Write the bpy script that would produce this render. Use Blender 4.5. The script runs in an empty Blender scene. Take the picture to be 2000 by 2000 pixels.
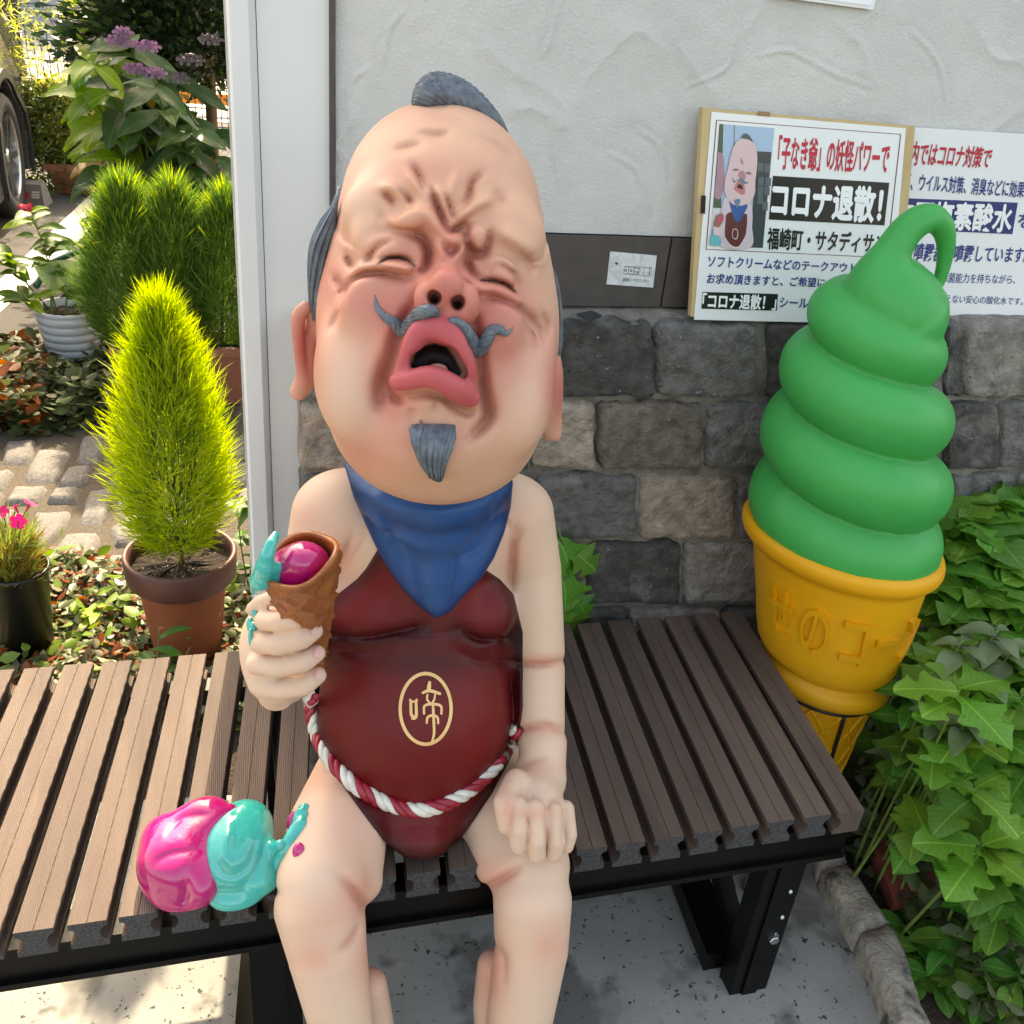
import bpy, math, random
import numpy as np
from mathutils import Vector, Matrix

# ------------------------------------------------------------------ camera
SC = bpy.context.scene
COL = SC.collection
F_PX = 1900.0                       # focal length in pixels of the 2000 px photograph
CAM = np.array([0.0, 0.0, 1.42])
def _n(v):
    v = np.array(v, float); return v / np.linalg.norm(v)
_d = _n([-.1, 1, .547])
_x = np.array([7000., 0, 1900.]); _x[1] = -(_d[0]*_x[0] + _d[2]*_x[2]) / _d[1]
_X = _n(_x); _Z = -_d; _Y = np.cross(_Z, _X)
RM = np.array([_X, _Y, _Z])         # camera (right, down, forward) -> world
cd = bpy.data.cameras.new('camera'); co = bpy.data.objects.new('camera', cd); COL.objects.link(co)
cd.sensor_width = 36.0; cd.lens = 36.0 * F_PX / 2000.0; cd.clip_start = .02; cd.clip_end = 500
_m = np.eye(4); _m[:3, 0] = RM @ [1, 0, 0]; _m[:3, 1] = RM @ [0, -1, 0]; _m[:3, 2] = RM @ [0, 0, -1]; _m[:3, 3] = CAM
co.matrix_world = Matrix(_m.tolist()); SC.camera = co

# ------------------------------------------------------------------ sky and sun
SUN_EL = math.radians(45); SUN_DX = 0.10          # sun stands behind the shop wall, a touch to the right
W = bpy.data.worlds.new('World'); SC.world = W; W.use_nodes = True
_nt = W.node_tree; _bg = _nt.nodes['Background']
_sky = _nt.nodes.new('ShaderNodeTexSky'); _sky.sky_type = 'NISHITA'; _sky.sun_disc = False
_sky.sun_elevation = SUN_EL; _sky.sun_rotation = math.atan2(SUN_DX, 1.0)
_sky.air_density = 1.0; _sky.dust_density = 4.0; _sky.ozone_density = .6
_nt.links.new(_sky.outputs[0], _bg.inputs[0]); _bg.inputs[1].default_value = .15
sl = bpy.data.lights.new('sun', 'SUN'); so = bpy.data.objects.new('sun', sl); COL.objects.link(so)
sl.energy = 2.5; sl.angle = math.radians(.55); sl.color = (1, .95, .86)
_sd = Vector((SUN_DX*math.cos(SUN_EL), math.cos(SUN_EL), math.sin(SUN_EL))).normalized()
so.rotation_euler = _sd.to_track_quat('Z', 'Y').to_euler(); so.location = (0, 4, 6)
SC.view_settings.view_transform = 'Standard'; SC.view_settings.look = 'None'
SC.view_settings.exposure = 2.30; SC.view_settings.use_white_balance = True; SC.view_settings.white_balance_temperature = 9100; SC.view_settings.white_balance_tint = 10; SC.view_settings.gamma = 1; SC.view_settings.use_curve_mapping = False

# ------------------------------------------------------------------ helpers
rnd = random.Random(7); nr = np.random.RandomState(7)
def ray(px, py): return RM @ np.array([(px-1000)/F_PX, (py-1000)/F_PX, 1.0])
def onz(px, py, z): r = ray(px, py); return CAM + (z-CAM[2])/r[2]*r
def ony(px, py, y): r = ray(px, py); return CAM + (y-CAM[1])/r[1]*r
def depth(p): return float((np.asarray(p)-CAM) @ (RM @ [0, 0, 1]))
def proj(P):
    q = (np.asarray(P)-CAM) @ RM; return 1000+F_PX*q[..., 0]/q[..., 2], 1000+F_PX*q[..., 1]/q[..., 2]

def tag(o, label=None, cat=None, group=None, kind=None):
    if label: o['label'] = label
    if cat: o['category'] = cat
    if group: o['group'] = group
    if kind: o['kind'] = kind
    return o
def thing(name, loc, label, cat, group=None):
    o = bpy.data.objects.new(name, None); COL.objects.link(o); o.location = Vector([float(v) for v in loc]); o.empty_display_size = .05
    return tag(o, label, cat, group)
WPOS = {}
def link(name, me, parent=None, loc=(0, 0, 0)):
    """link an object at a world position under an (unrotated) parent"""
    o = bpy.data.objects.new(name, me); COL.objects.link(o); w = Vector([float(v) for v in loc]); WPOS[o.name] = w; o.location = w
    if parent is not None: o.parent = parent; o.location = w - WPOS.get(parent.name, Vector(parent.location))
    return o
def mk(name, V, Fc, mat, parent=None, smooth=False, kind=None, mats=None, mi=None, center=True):
    """one mesh object from world-space vertices; its origin goes to the middle of its footprint"""
    V = np.asarray(V, float); c = np.array([V[:, 0].mean(), V[:, 1].mean(), V[:, 2].min()]) if center else np.zeros(3)
    me = bpy.data.meshes.new(name)
    if isinstance(Fc, np.ndarray) and Fc.ndim == 2:
        k = Fc.shape[1]; n = len(Fc); me.vertices.add(len(V)); me.vertices.foreach_set('co', (V-c).astype(np.float32).ravel())
        me.loops.add(n*k); me.loops.foreach_set('vertex_index', Fc.astype(np.int32).ravel())
        me.polygons.add(n); me.polygons.foreach_set('loop_start', np.arange(0, n*k, k, dtype=np.int32)); me.update(calc_edges=True)
    else:
        me.from_pydata([tuple(v) for v in (V-c)], [], [tuple(f) for f in Fc]); me.update()
    for m in (mats or [mat]): me.materials.append(m)
    if mi is not None: me.polygons.foreach_set('material_index', np.asarray(mi, np.int32))
    if smooth: me.polygons.foreach_set('use_smooth', np.ones(len(me.polygons), bool))
    o = link(name, me, parent, c)
    if kind: o['kind'] = kind
    return o

class MB:
    def __init__(s): s.v = []; s.f = []; s.m = []
    def add(s, V, Fc, mi=0):
        b = len(s.v); s.v += [tuple(map(float, p)) for p in V]; s.f += [tuple(int(i)+b for i in q) for q in Fc]; s.m += [mi]*len(Fc); return s
    def box(s, lo, hi, mi=0):
        x0, y0, z0 = lo; x1, y1, z1 = hi
        return s.add([(x0,y0,z0),(x1,y0,z0),(x1,y1,z0),(x0,y1,z0),(x0,y0,z1),(x1,y0,z1),(x1,y1,z1),(x0,y1,z1)],
                     [(0,3,2,1),(4,5,6,7),(0,1,5,4),(1,2,6,5),(2,3,7,6),(3,0,4,7)], mi)
    def prism(s, base, off, mi=0):
        n = len(base); b2 = [np.asarray(p)+np.asarray(off) for p in base]
        return s.add(list(base)+b2, [tuple(range(n))[::-1], tuple(range(n, 2*n))]+[(i, (i+1) % n, n+(i+1) % n, n+i) for i in range(n)], mi)
    def tube(s, P, r, n=8, mi=0, cap=True):
        V, Fc = tube(P, r, n, cap); return s.add(V, Fc, mi)
    def lathe(s, prof, c=(0, 0, 0), n=32, mi=0, M=None):
        V = []; Fc = []; k = len(prof)
        for i in range(n):
            a = 2*math.pi*i/n
            for (r, z) in prof:
                p = np.array([r*math.cos(a), r*math.sin(a), z]); V.append((M @ p if M is not None else p)+np.asarray(c))
        for i in range(n):
            for j in range(k-1): a = i*k+j; b = ((i+1) % n)*k+j; Fc.append((a, b, b+1, a+1))
        return s.add(V, Fc, mi)
    def build(s, name, mat, parent=None, smooth=False, kind=None, mats=None):
        return mk(name, s.v, s.f, mat, parent, smooth, kind, mats, s.m if mats else None)

def frames(P):
    P = np.asarray(P, float); T = np.gradient(P, axis=0); T /= np.linalg.norm(T, axis=1)[:, None]+1e-12
    u = np.cross(T[0], [0, 0, 1.0]);
    if np.linalg.norm(u) < 1e-3: u = np.cross(T[0], [1.0, 0, 0])
    U = []
    for t in T:
        u = u-t*(u @ t); u /= np.linalg.norm(u)+1e-12; U.append(u)
    U = np.array(U); return T, U, np.cross(T, U)
def tube(P, r, n=8, cap=True):
    P = np.asarray(P, float); k = len(P); r = np.broadcast_to(np.asarray(r, float), (k,)); T, U, Bn = frames(P)
    a = np.arange(n)*2*math.pi/n
    V = (P[:, None] + r[:, None, None]*(U[:, None]*np.cos(a)[None, :, None] + Bn[:, None]*np.sin(a)[None, :, None])).reshape(-1, 3)
    Fc = [(i*n+j, i*n+(j+1) % n, (i+1)*n+(j+1) % n, (i+1)*n+j) for i in range(k-1) for j in range(n)]
    if cap: Fc += [tuple(range(n))[::-1], tuple(range((k-1)*n, k*n))]
    return V, Fc
def spline(P, n):
    """Catmull-Rom through P (any dimension), n samples"""
    P = np.asarray(P, float); Q = np.vstack([2*P[0]-P[1], P, 2*P[-1]-P[-2]]); out = []
    for t in np.linspace(0, len(P)-1-1e-6, n):
        i = int(t); f = t-i; a, b, c, d = Q[i:i+4]
        out.append(.5*((2*b)+(-a+c)*f+(2*a-5*b+4*c-d)*f*f+(-a+3*b-3*c+d)*f**3))
    return np.array(out)

def _h(ix, iy, iz):
    n = (ix*374761393 + iy*668265263 + iz*2147483647) & 0xFFFFFFFF
    n = ((n ^ (n >> 13))*1274126177) & 0xFFFFFFFF
    return ((n ^ (n >> 16)) & 0xFFFF)/65535.0
def vnoise(P, s=1.0):
    P = np.asarray(P, float)*s; I = np.floor(P).astype(np.int64); f = P-I; f = f*f*(3-2*f); r = 0
    for dx in (0, 1):
        for dy in (0, 1):
            for dz in (0, 1):
                w = (f[..., 0] if dx else 1-f[..., 0])*(f[..., 1] if dy else 1-f[..., 1])*(f[..., 2] if dz else 1-f[..., 2])
                r = r + w*_h(I[..., 0]+dx, I[..., 1]+dy, I[..., 2]+dz)
    return r*2-1
def fbm(P, s, o=3): return sum(vnoise(np.asarray(P)+7.3*i, s*2**i)*.5**i for i in range(o))

# ------------------------------------------------------------------ materials
def S(h):     # sRGB 0-255 -> linear
    return tuple(((c/255+.055)/1.055)**2.4 if c/255 > .04045 else c/255/12.92 for c in h)+(1,)
def M(name, col, col2=None, rough=.6, scale=20, detail=4, contrast=1.0, bump=0, bscale=80, dist=.002, rand=0, hrand=0, spec=.5, coat=0, metal=0,
      trans=0, vein=0, attr=None, spots=None, wave=None, stretch=None, sheen=0, rvar=0, subs=0):
    m = bpy.data.materials.new(name); m.use_nodes = True; nt = m.node_tree; N = nt.nodes; L = nt.links; b = N['Principled BSDF']; out = N['Material Output']
    def nd(t, **k):
        x = N.new(t)
        for a, v in k.items(): setattr(x, a, v)
        return x
    tc = nd('ShaderNodeTexCoord'); oi = nd('ShaderNodeObjectInfo'); ad = nd('ShaderNodeVectorMath', operation='MULTIPLY_ADD')
    L.new(oi.outputs['Random'], ad.inputs[0]); ad.inputs[1].default_value = (37, 19, 53); L.new(tc.outputs['Object'], ad.inputs[2]); vec = ad.outputs[0]
    if stretch:
        mp = nd('ShaderNodeMapping'); mp.inputs['Scale'].default_value = stretch; L.new(vec, mp.inputs[0]); vec = mp.outputs[0]
    def noise(sc, de=4, ro=.6):
        n = nd('ShaderNodeTexNoise'); n.inputs['Scale'].default_value = sc; n.inputs['Detail'].default_value = de; n.inputs['Roughness'].default_value = ro; L.new(vec, n.inputs['Vector']); return n
    def mix(a, bb, fac, mode='MIX'):
        x = nd('ShaderNodeMix', data_type='RGBA', blend_type=mode)
        for i, v in ((6, a), (7, bb), (0, fac)):
            if hasattr(v, 'is_linked') or hasattr(v, 'links'): L.new(v, x.inputs[i])
            else: x.inputs[i].default_value = v
        return x.outputs[2]
    if attr: at = nd('ShaderNodeAttribute', attribute_name=attr); c = at.outputs['Color']
    else: c = None
    if col2 is not None:
        n = noise(scale, detail); mr = nd('ShaderNodeMapRange'); mr.inputs[1].default_value = .5-.25/contrast; mr.inputs[2].default_value = .5+.25/contrast; L.new(n.outputs[0], mr.inputs[0])
        c = mix(c if c is not None else col, col2, mr.outputs[0]) if attr is None else mix(c, col2, mr.outputs[0], 'MULTIPLY')
    for sp in (spots or []):       # (scale, threshold, width, colour)
        n = noise(sp[0], 3); mr = nd('ShaderNodeMapRange'); mr.inputs[1].default_value = sp[1]; mr.inputs[2].default_value = sp[1]+sp[2]; L.new(n.outputs[0], mr.inputs[0])
        c = mix(c if c is not None else col, sp[3], mr.outputs[0])
    if vein:       # pale midrib and side veins of a leaf lying along x
        sx = nd('ShaderNodeSeparateXYZ'); L.new(tc.outputs['Object'], sx.inputs[0]); ab = nd('ShaderNodeMath', operation='ABSOLUTE'); L.new(sx.outputs[1], ab.inputs[0])
        m1 = nd('ShaderNodeMapRange'); m1.inputs[1].default_value = .006; m1.inputs[2].default_value = .022; m1.inputs[3].default_value = 1; m1.inputs[4].default_value = 0; L.new(ab.outputs[0], m1.inputs[0])
        q1 = nd('ShaderNodeMath', operation='MULTIPLY_ADD'); q1.inputs[1].default_value = -.75; L.new(ab.outputs[0], q1.inputs[0]); L.new(sx.outputs[0], q1.inputs[2])
        q2 = nd('ShaderNodeMath', operation='MULTIPLY'); q2.inputs[1].default_value = 9.0; L.new(q1.outputs[0], q2.inputs[0]); q3 = nd('ShaderNodeMath', operation='FRACT'); L.new(q2.outputs[0], q3.inputs[0])
        m2 = nd('ShaderNodeMapRange'); m2.inputs[1].default_value = .0; m2.inputs[2].default_value = .16; m2.inputs[3].default_value = .55; m2.inputs[4].default_value = 0; L.new(q3.outputs[0], m2.inputs[0])
        mx = nd('ShaderNodeMath', operation='MAXIMUM'); L.new(m1.outputs[0], mx.inputs[0]); L.new(m2.outputs[0], mx.inputs[1]); mv = nd('ShaderNodeMath', operation='MULTIPLY'); mv.inputs[1].default_value = vein; L.new(mx.outputs[0], mv.inputs[0])
        c = mix(c if c is not None else col, (min(1, col[0]*1.9+.02), min(1, col[1]*1.55+.03), min(1, col[2]*1.6+.01), 1), mv.outputs[0])
    if rand or hrand:
        hs = nd('ShaderNodeHueSaturation')
        if c is not None: L.new(c, hs.inputs['Color'])
        else: hs.inputs['Color'].default_value = col
        mr = nd('ShaderNodeMapRange'); mr.inputs[3].default_value = 1-rand; mr.inputs[4].default_value = 1+rand; L.new(oi.outputs['Random'], mr.inputs[0]); L.new(mr.outputs[0], hs.inputs['Value'])
        if hrand:
            mu = nd('ShaderNodeMath', operation='FRACT'); m2 = nd('ShaderNodeMath', operation='MULTIPLY'); m2.inputs[1].default_value = 17.3; L.new(oi.outputs['Random'], m2.inputs[0]); L.new(m2.outputs[0], mu.inputs[0])
            mh = nd('ShaderNodeMapRange'); mh.inputs[3].default_value = .5-hrand; mh.inputs[4].default_value = .5+hrand; L.new(mu.outputs[0], mh.inputs[0]); L.new(mh.outputs[0], hs.inputs['Hue'])
        c = hs.outputs[0]
    if c is not None: L.new(c, b.inputs['Base Color'])
    else: b.inputs['Base Color'].default_value = col
    b.inputs['Roughness'].default_value = rough; b.inputs['Metallic'].default_value = metal; b.inputs['Specular IOR Level'].default_value = spec; b.inputs['Coat Weight'].default_value = coat; b.inputs['Coat Roughness'].default_value = .08
    if rvar:
        n = noise(scale*1.7, 3); mr = nd('ShaderNodeMapRange'); mr.inputs[3].default_value = rough-rvar; mr.inputs[4].default_value = rough+rvar; L.new(n.outputs[0], mr.inputs[0]); L.new(mr.outputs[0], b.inputs['Roughness'])
    if subs: b.inputs['Subsurface Weight'].default_value = subs; b.inputs['Subsurface Radius'].default_value = (.01, .004, .002); b.inputs['Subsurface Scale'].default_value = .5
    hh = None
    if bump:
        n = noise(bscale, 5); bp = nd('ShaderNodeBump'); bp.inputs['Strength'].default_value = bump; bp.inputs['Distance'].default_value = dist; L.new(n.outputs[0], bp.inputs['Height']); hh = bp.outputs[0]
    if wave:      # (axis, scale, strength, distance)
        wv = nd('ShaderNodeTexWave', bands_direction=wave[0]); wv.inputs['Scale'].default_value = wave[1]; wv.inputs['Distortion'].default_value = 0; L.new(tc.outputs['Object'], wv.inputs[0])
        bp = nd('ShaderNodeBump'); bp.inputs['Strength'].default_value = wave[2]; bp.inputs['Distance'].default_value = wave[3]; L.new(wv.outputs[1], bp.inputs['Height'])
        if hh is not None: L.new(hh, bp.inputs['Normal'])
        hh = bp.outputs[0]
    if hh is not None: L.new(hh, b.inputs['Normal'])
    if trans:
        tl = nd('ShaderNodeBsdfTranslucent'); ms = nd('ShaderNodeMixShader'); ms.inputs[0].default_value = trans
        if c is not None:
            hs2 = nd('ShaderNodeHueSaturation'); hs2.inputs['Value'].default_value = 1.5; hs2.inputs['Saturation'].default_value = 1.1; L.new(c, hs2.inputs['Color']); L.new(hs2.outputs[0], tl.inputs[0])
        else: tl.inputs[0].default_value = tuple(min(1, v*1.5) for v in col[:3])+(1,)
        L.new(b.outputs[0], ms.inputs[1]); L.new(tl.outputs[0], ms.inputs[2]); L.new(ms.outputs[0], out.inputs[0])
    return m
# ------------------------------------------------------------------ ground
concrete = M('concrete', S((158,156,150)), S((128,127,122)), rough=.85, scale=7, contrast=.8, bump=.35, bscale=120, dist=.002, spots=[(8,.54,.10,S((104,102,97))), (70,.64,.04,S((58,56,52))), (13,.63,.08,S((60,58,55))), (160,.68,.03,S((44,42,40)))])
soil = M('soil', S((74,60,48)), S((44,35,28)), rough=.95, scale=60, bump=1, bscale=90, dist=.012)
asphalt = M('asphalt', S((84,82,79)), S((56,54,53)), rough=.9, scale=240, contrast=1.6, bump=.7, bscale=260, dist=.006)
paint_white = M('road_paint', S((212,209,198)), S((186,183,172)), rough=.7, scale=30, bump=.3, bscale=200, dist=.002)
cobble_m = M('granite', S((122,119,114)), S((86,83,80)), rough=.85, scale=110, contrast=1.2, bump=.7, bscale=140, dist=.004, rand=.12, spots=[(14,.6,.1,S((120,118,114)))])
grout = M('sand_joint', S((94,86,74)), S((70,63,54)), rough=.95, scale=90, bump=1, bscale=160, dist=.006)
far_grey = M('far_render', S((196,198,200)), S((184,186,188)), rough=.8, scale=3)

def sheet(name, pts, z, mat, n=1):
    b = MB(); b.add([(x, y, z) for x, y in pts], [tuple(range(len(pts)))]); return tag(b.build(name, mat), kind='structure')
sheet('ground', [(-80,-40),(80,-40),(80,120),(-80,120)], -.012, soil)
sheet('unseen_asphalt', [(-40,-30),(40,-30),(40,-.41),(-40,-.41)], -.006, asphalt)  # unseen dark ground, added to weaken the light bouncing up onto the statue
sheet('concrete_slab', [(-4,-.4),(1.00,-.4),(1.0,.72),(1.015,1.05),(1.05,1.40),(.06,1.44),(-.02,1.44),(-.9,1.52),(-4,1.52)], 0, concrete)
sheet('cobble_bed', [(-3,2.2),(.6,2.25),(.7,3.7),(-.4,3.55),(-.9,3.2),(-3,3.3)], -.006, grout)
sheet('asphalt_lot', [(-40,3.9),(-.95,3.75),(-.55,4.0),(.2,4.3),(9,4.3),(9,60),(-40,60)], -.006, asphalt)
a0, a1, a2, a3 = [onz(*p, 0)[:2] for p in ((0,545),(178,378),(195,432),(0,609))]
d0 = a0+(a0-a1)*1.5; d3 = a3+(a3-a2)*1.5
sheet('painted_line', [tuple(d0), tuple(d3), tuple(a2), tuple(a1)], -.002, paint_white)
# cobbles traced in the photograph, laid on the ground
zc = lambda x, y: onz(x*.2692, 820+y*.2692, .012)
CB = [[(50,130),(290,100),(210,300),(0,290)],[(270,190),(530,185),(400,420),(150,430)],[(620,100),(790,70),(740,290),(520,290)],[(-120,330),(110,340),(0,510),(-230,500)],[(80,470),(335,460),(260,600),(10,580)],
      [(390,480),(600,460),(560,580),(330,580)],[(470,330),(690,320),(640,440),(400,460)],[(240,640),(545,615),(330,930),(200,880)],[(660,470),(850,450),(760,740),(540,730)],[(450,800),(745,780),(620,1050),(360,1020)],
      [(810,780),(990,640),(1060,860),(800,890)],[(690,960),(970,940),(900,1130),(670,1080)],[(1660,130),(1840,80),(1860,240),(1650,260)],[(1600,290),(1900,260),(1880,430),(1560,450)],[(1500,480),(1700,470),(1640,640),(1440,650)],
      [(1740,470),(1930,450),(1950,640),(1690,660)],[(-200,520),(40,500),(-20,600),(-240,620)],[(-300,640),(200,630),(120,800),(-330,800)],[(860,290),(1100,270),(1050,430),(780,440)],[(900,60),(1180,50),(1130,240),(850,260)],
      [(1220,60),(1460,60),(1440,240),(1170,250)],[(1140,280),(1400,270),(1380,440),(1090,440)],[(890,470),(1140,460),(1100,610),(830,640)],[(1190,470),(1440,470),(1400,640),(1140,640)],[(-330,120),(0,120),(-60,290),(-400,290)],
      [(1420,280),(1560,280),(1530,440),(1400,440)],[(1490,60),(1630,60),(1610,250),(1470,250)],[(1060,680),(1260,670),(1270,860),(1090,860)],[(1300,670),(1500,670),(1520,860),(1310,870)],[(-420,330),(-160,330),(-280,500),(-520,500)]]
cob = bpy.data.objects.new('cobble_paving', None); COL.objects.link(cob); tag(cob, kind='structure'); cob.location = (-.5, 2.8, 0)
for q in CB:
    P = np.array([zc(*p) for p in q]); c = P.mean(0); P = c+(P-c)*1.03
    n = 8; Fc = []; v, u = [t[..., None] for t in np.meshgrid(np.linspace(0, 1, n), np.linspace(0, 1, n), indexing='ij')]
    p = (P[0]*(1-u)+P[1]*u)*(1-v)+(P[3]*(1-u)+P[2]*u)*v; e = np.maximum(abs(2*u-1), abs(2*v-1))[..., 0]; cr = (abs(2*u-1)*abs(2*v-1))**6
    p = p+(c-p)*(.13*cr)+np.stack([vnoise(p+3, 14)*.010, vnoise(p+9, 14)*.012, 0*e], -1)
    p[..., 2] = .012*(1-e**7)-.010*(e > .99)+fbm(p, 22)*.004; V = p.reshape(-1, 3)
    for j in range(n-1):
        for i in range(n-1): a = j*n+i; Fc.append((a+n, a+n+1, a+1, a))
    mk('cobble', V, Fc, cobble_m, cob, smooth=True)
# far side beyond the fence
far_pave = M('far_paving', S((170,168,162)), S((140,138,132)), rough=.9, scale=4)
sheet('far_road', [(-40,10.2),(9,10.2),(9,60),(-40,60)], 0, far_pave)
fw = thing('warehouse_wall', (-3, 20, 0), 'pale grey plain building wall far beyond the mesh fence', 'building')
b = MB(); b.box((-14, 20, 0.75), (4, 20.3, 4.2)); b.build('wall', far_grey, fw)
b = MB(); b.box((-14, 19.98, 0), (4, 20.28, .748)); b.build('plinth', M('plinth_grey', S((150,156,164)), S((138,142,150)), rough=.8, scale=4), fw)
for i, x in enumerate((-5.2, -3.9, -2.6, -1.3)):
    b = MB(); b.box((x, 19.96, .76), (x+.03, 19.998, 4.2)); b.build('panel_joint', M('joint', S((120,124,128))) if i == 0 else bpy.data.materials['joint'], fw)

# ------------------------------------------------------------------ shop wall
YW, YS = 1.45, 1.398           # plaster plane, stone facing plane
plaster = M('plaster', S((214,213,207)), S((190,189,184)), rough=.9, scale=5, contrast=.7, bump=.6, bscale=230, dist=.004, spots=[(11,.63,.12,S((205,205,200))), (70,.74,.03,S((150,148,142)))])
brown_m = M('brown_metal', S((80,72,68)), S((66,59,56)), rough=.55, scale=40, bump=.15, bscale=300, dist=.001, spots=[(220,.72,.03,S((150,142,134)))])
white_m = M('white_sheet', S((224,225,222)), S((208,210,208)), rough=.35, scale=3, contrast=.6, spots=[(160,.76,.02,S((120,112,100)))])
mortar = M('mortar', S((146,138,126)), S((98,93,87)), rough=.95, scale=22, contrast=1.4, bump=1, bscale=120, dist=.006)
bld = thing('shop_wall', (.9, YW, 0), 'grey trowelled plaster shop wall above a facing of rough stone blocks', 'wall')
# plaster sheet with trowel ridges
x0, x1, z0, z1 = .142, 2.0, 1.085, 1.60; nx, nz = 520, 144
gx, gz = np.meshgrid(np.linspace(x0, x1, nx), np.linspace(z0, z1, nz)); P = np.stack([gx, np.full_like(gx, YW), gz], -1)
D = fbm(P, 9)*.0012+fbm(P+5, 38, 2)*.0007
RID = [[(1130,195),(1150,150),(1190,105),(1240,62),(1275,80),(1290,100)],[(1060,110),(1075,75),(1090,10)],[(1000,215),(1040,212),(1090,240)],[(1075,240),(1080,300),(1095,370)],[(690,230),(655,280),(665,300)],[(1480,110),(1540,100),(1620,140),(1700,170)],
       [(1600,20),(1680,90),(1700,160)],[(1780,60),(1830,120),(1850,200)],[(1400,190),(1350,130),(1310,60)],[(1190,300),(1240,330),(1260,380),(1270,420)],[(930,60),(985,130),(1090,195),(1100,240)],[(1300,350),(1290,290),(1245,250)],
       [(1820,330),(1930,260),(1990,215)],[(745,140),(760,60),(790,20)],[(1900,40),(1940,110),(2010,120)],[(700,330),(680,180),(720,130)],[(1460,60),(1480,20)],[(1340,170),(1420,130),(1440,60)],[(1690,40),(1720,10)]]
for k, q in enumerate(RID):
    s = np.array([ony(*p, YW) for p in q]); s = spline(s, 40); dm = np.full(gx.shape, 9.); tm = np.zeros(gx.shape)
    for i in range(len(s)):
        dd = np.hypot(gx-s[i, 0], gz-s[i, 2]); w = dd < dm; dm[w] = dd[w]; tm[w] = i/39
    side = np.sign((k % 2)-.5); D -= (.0032*np.sin(np.pi*np.clip(tm, .03, .97))**.5)*np.exp(-(dm/.0026)**2)
    D += .0010*np.exp(-((dm-.006)/.005)**2)*side
    D -= .0007*np.exp(-(dm/.025)**2)
P[..., 1] += D; idx = np.arange(nx*nz).reshape(nz, nx)
Fq = np.stack([idx[:-1, :-1], idx[:-1, 1:], idx[1:, 1:], idx[1:, :-1]], -1).reshape(-1, 4)
mk('plaster', P.reshape(-1, 3), Fq, plaster, bld, smooth=True)
b = MB(); b.box((.142, YW+.012, 1.60), (9, YW+.05, 2.42)); b.box((2.0, YW, 1.085), (9, YW+.05, 1.6)); b.build('plaster', plaster, bld)
b = MB(); b.prism([(x, y, -.01) for x, y in ((.0, YW+.052),(9, YW+.052),(9, YW+3.5),(.6, YW+3.5),(.0, YW+.3))], (0, 0, 2.43)); b.build('wall_core', plaster, bld)  # unseen building body, left side slanted to place its shadow edge on the bench
b = MB(); b.prism([(x, y, 2.424) for x, y in ((.0, 1.42),(9, 1.42),(9, YW+3.5),(.6, YW+3.5),(.0, YW+.3))], (0, 0, .12)); b.build('roof', brown_m, bld)
# dark base band in sheets with thin joints
zb0, zb1 = .972, 1.083
for (xa, xb) in ((.142, .405), (.408, .668), (.671, .935), (.938, 1.2), (1.203, 1.47), (1.473, 2.6)):
    b = MB(); b.box((xa, YW-.008, zb0), (xb, YW+.05, zb1)); b.build('base_band', brown_m, bld)
b = MB(); b.box((.1335, YW-.012, .93), (.1405, YW+.05, 2.42)); b.build('edge_trim', brown_m, bld)
# stone facing
stone_c = {'d': ((92,89,84),(58,56,53)), 'g': ((128,124,119),(88,85,82)), 't': ((184,168,150),(134,119,106)), 'b': ((132,118,104),(84,76,69)), 'l': ((160,151,140),(114,107,100))}
stone_m = {k: M('stone_'+k, S(a), S(c), rough=.9, scale=38, contrast=1.3, bump=1, bscale=85, dist=.012, rand=.08, spots=[(26,.60,.10,S(c)), (48,.70,.05,S((40,37,35))), (9,.58,.12,S((118,114,108))), (90,.68,.04,S((150,146,138)))]) for k, (a, c) in stone_c.items()}
ROWS = [[(632,774), [(586,690,'l'),(692,860,'g'),(862,1088,'d'),(1090,1277,'d'),(1281,1472,'g'),(1499,1640,'d'),(1645,1842,'g'),(1846,1874,'d'),(1878,2060,'l'),(2064,2250,'g')]],
        [(786,914), [(588,706,'t'),(710,880,'g'),(884,1032,'d'),(1036,1160,'t'),(1168,1370,'b'),(1376,1560,'g'),(1566,1838,'d'),(1844,1944,'d'),(1950,2100,'g'),(2106,2290,'l')]],
        [(927,1050), [(590,800,'g'),(804,1040,'b'),(1046,1243,'g'),(1247,1436,'t'),(1441,1560,'g'),(1566,1700,'d'),(1705,1850,'b'),(1857,1985,'g'),(1990,2120,'l'),(2126,2290,'g')]],
        [(1060,1178), [(596,740,'t'),(745,960,'d'),(966,1138,'b'),(1144,1330,'d'),(1336,1480,'l'),(1486,1660,'b'),(1666,1850,'g'),(1856,2010,'d'),(2016,2250,'g')]],
        [(1188,1300), [(598,800,'g'),(806,960,'b'),(966,1112,'d'),(1118,1220,'d'),(1226,1404,'l'),(1408,1560,'d'),(1566,1760,'g'),(1766,1960,'b'),(1966,2200,'g')]],
        [(1312,1440), [(600,860,'d'),(866,1100,'g'),(1106,1340,'b'),(1346,1600,'g'),(1606,1860,'d'),(1866,2120,'g')]],
        [(1452,1600), [(600,860,'g'),(866,1100,'b'),(1106,1340,'d'),(1346,1600,'b'),(1606,1860,'g'),(1866,2120,'d')]]]
ymr = YS+.006
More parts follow.
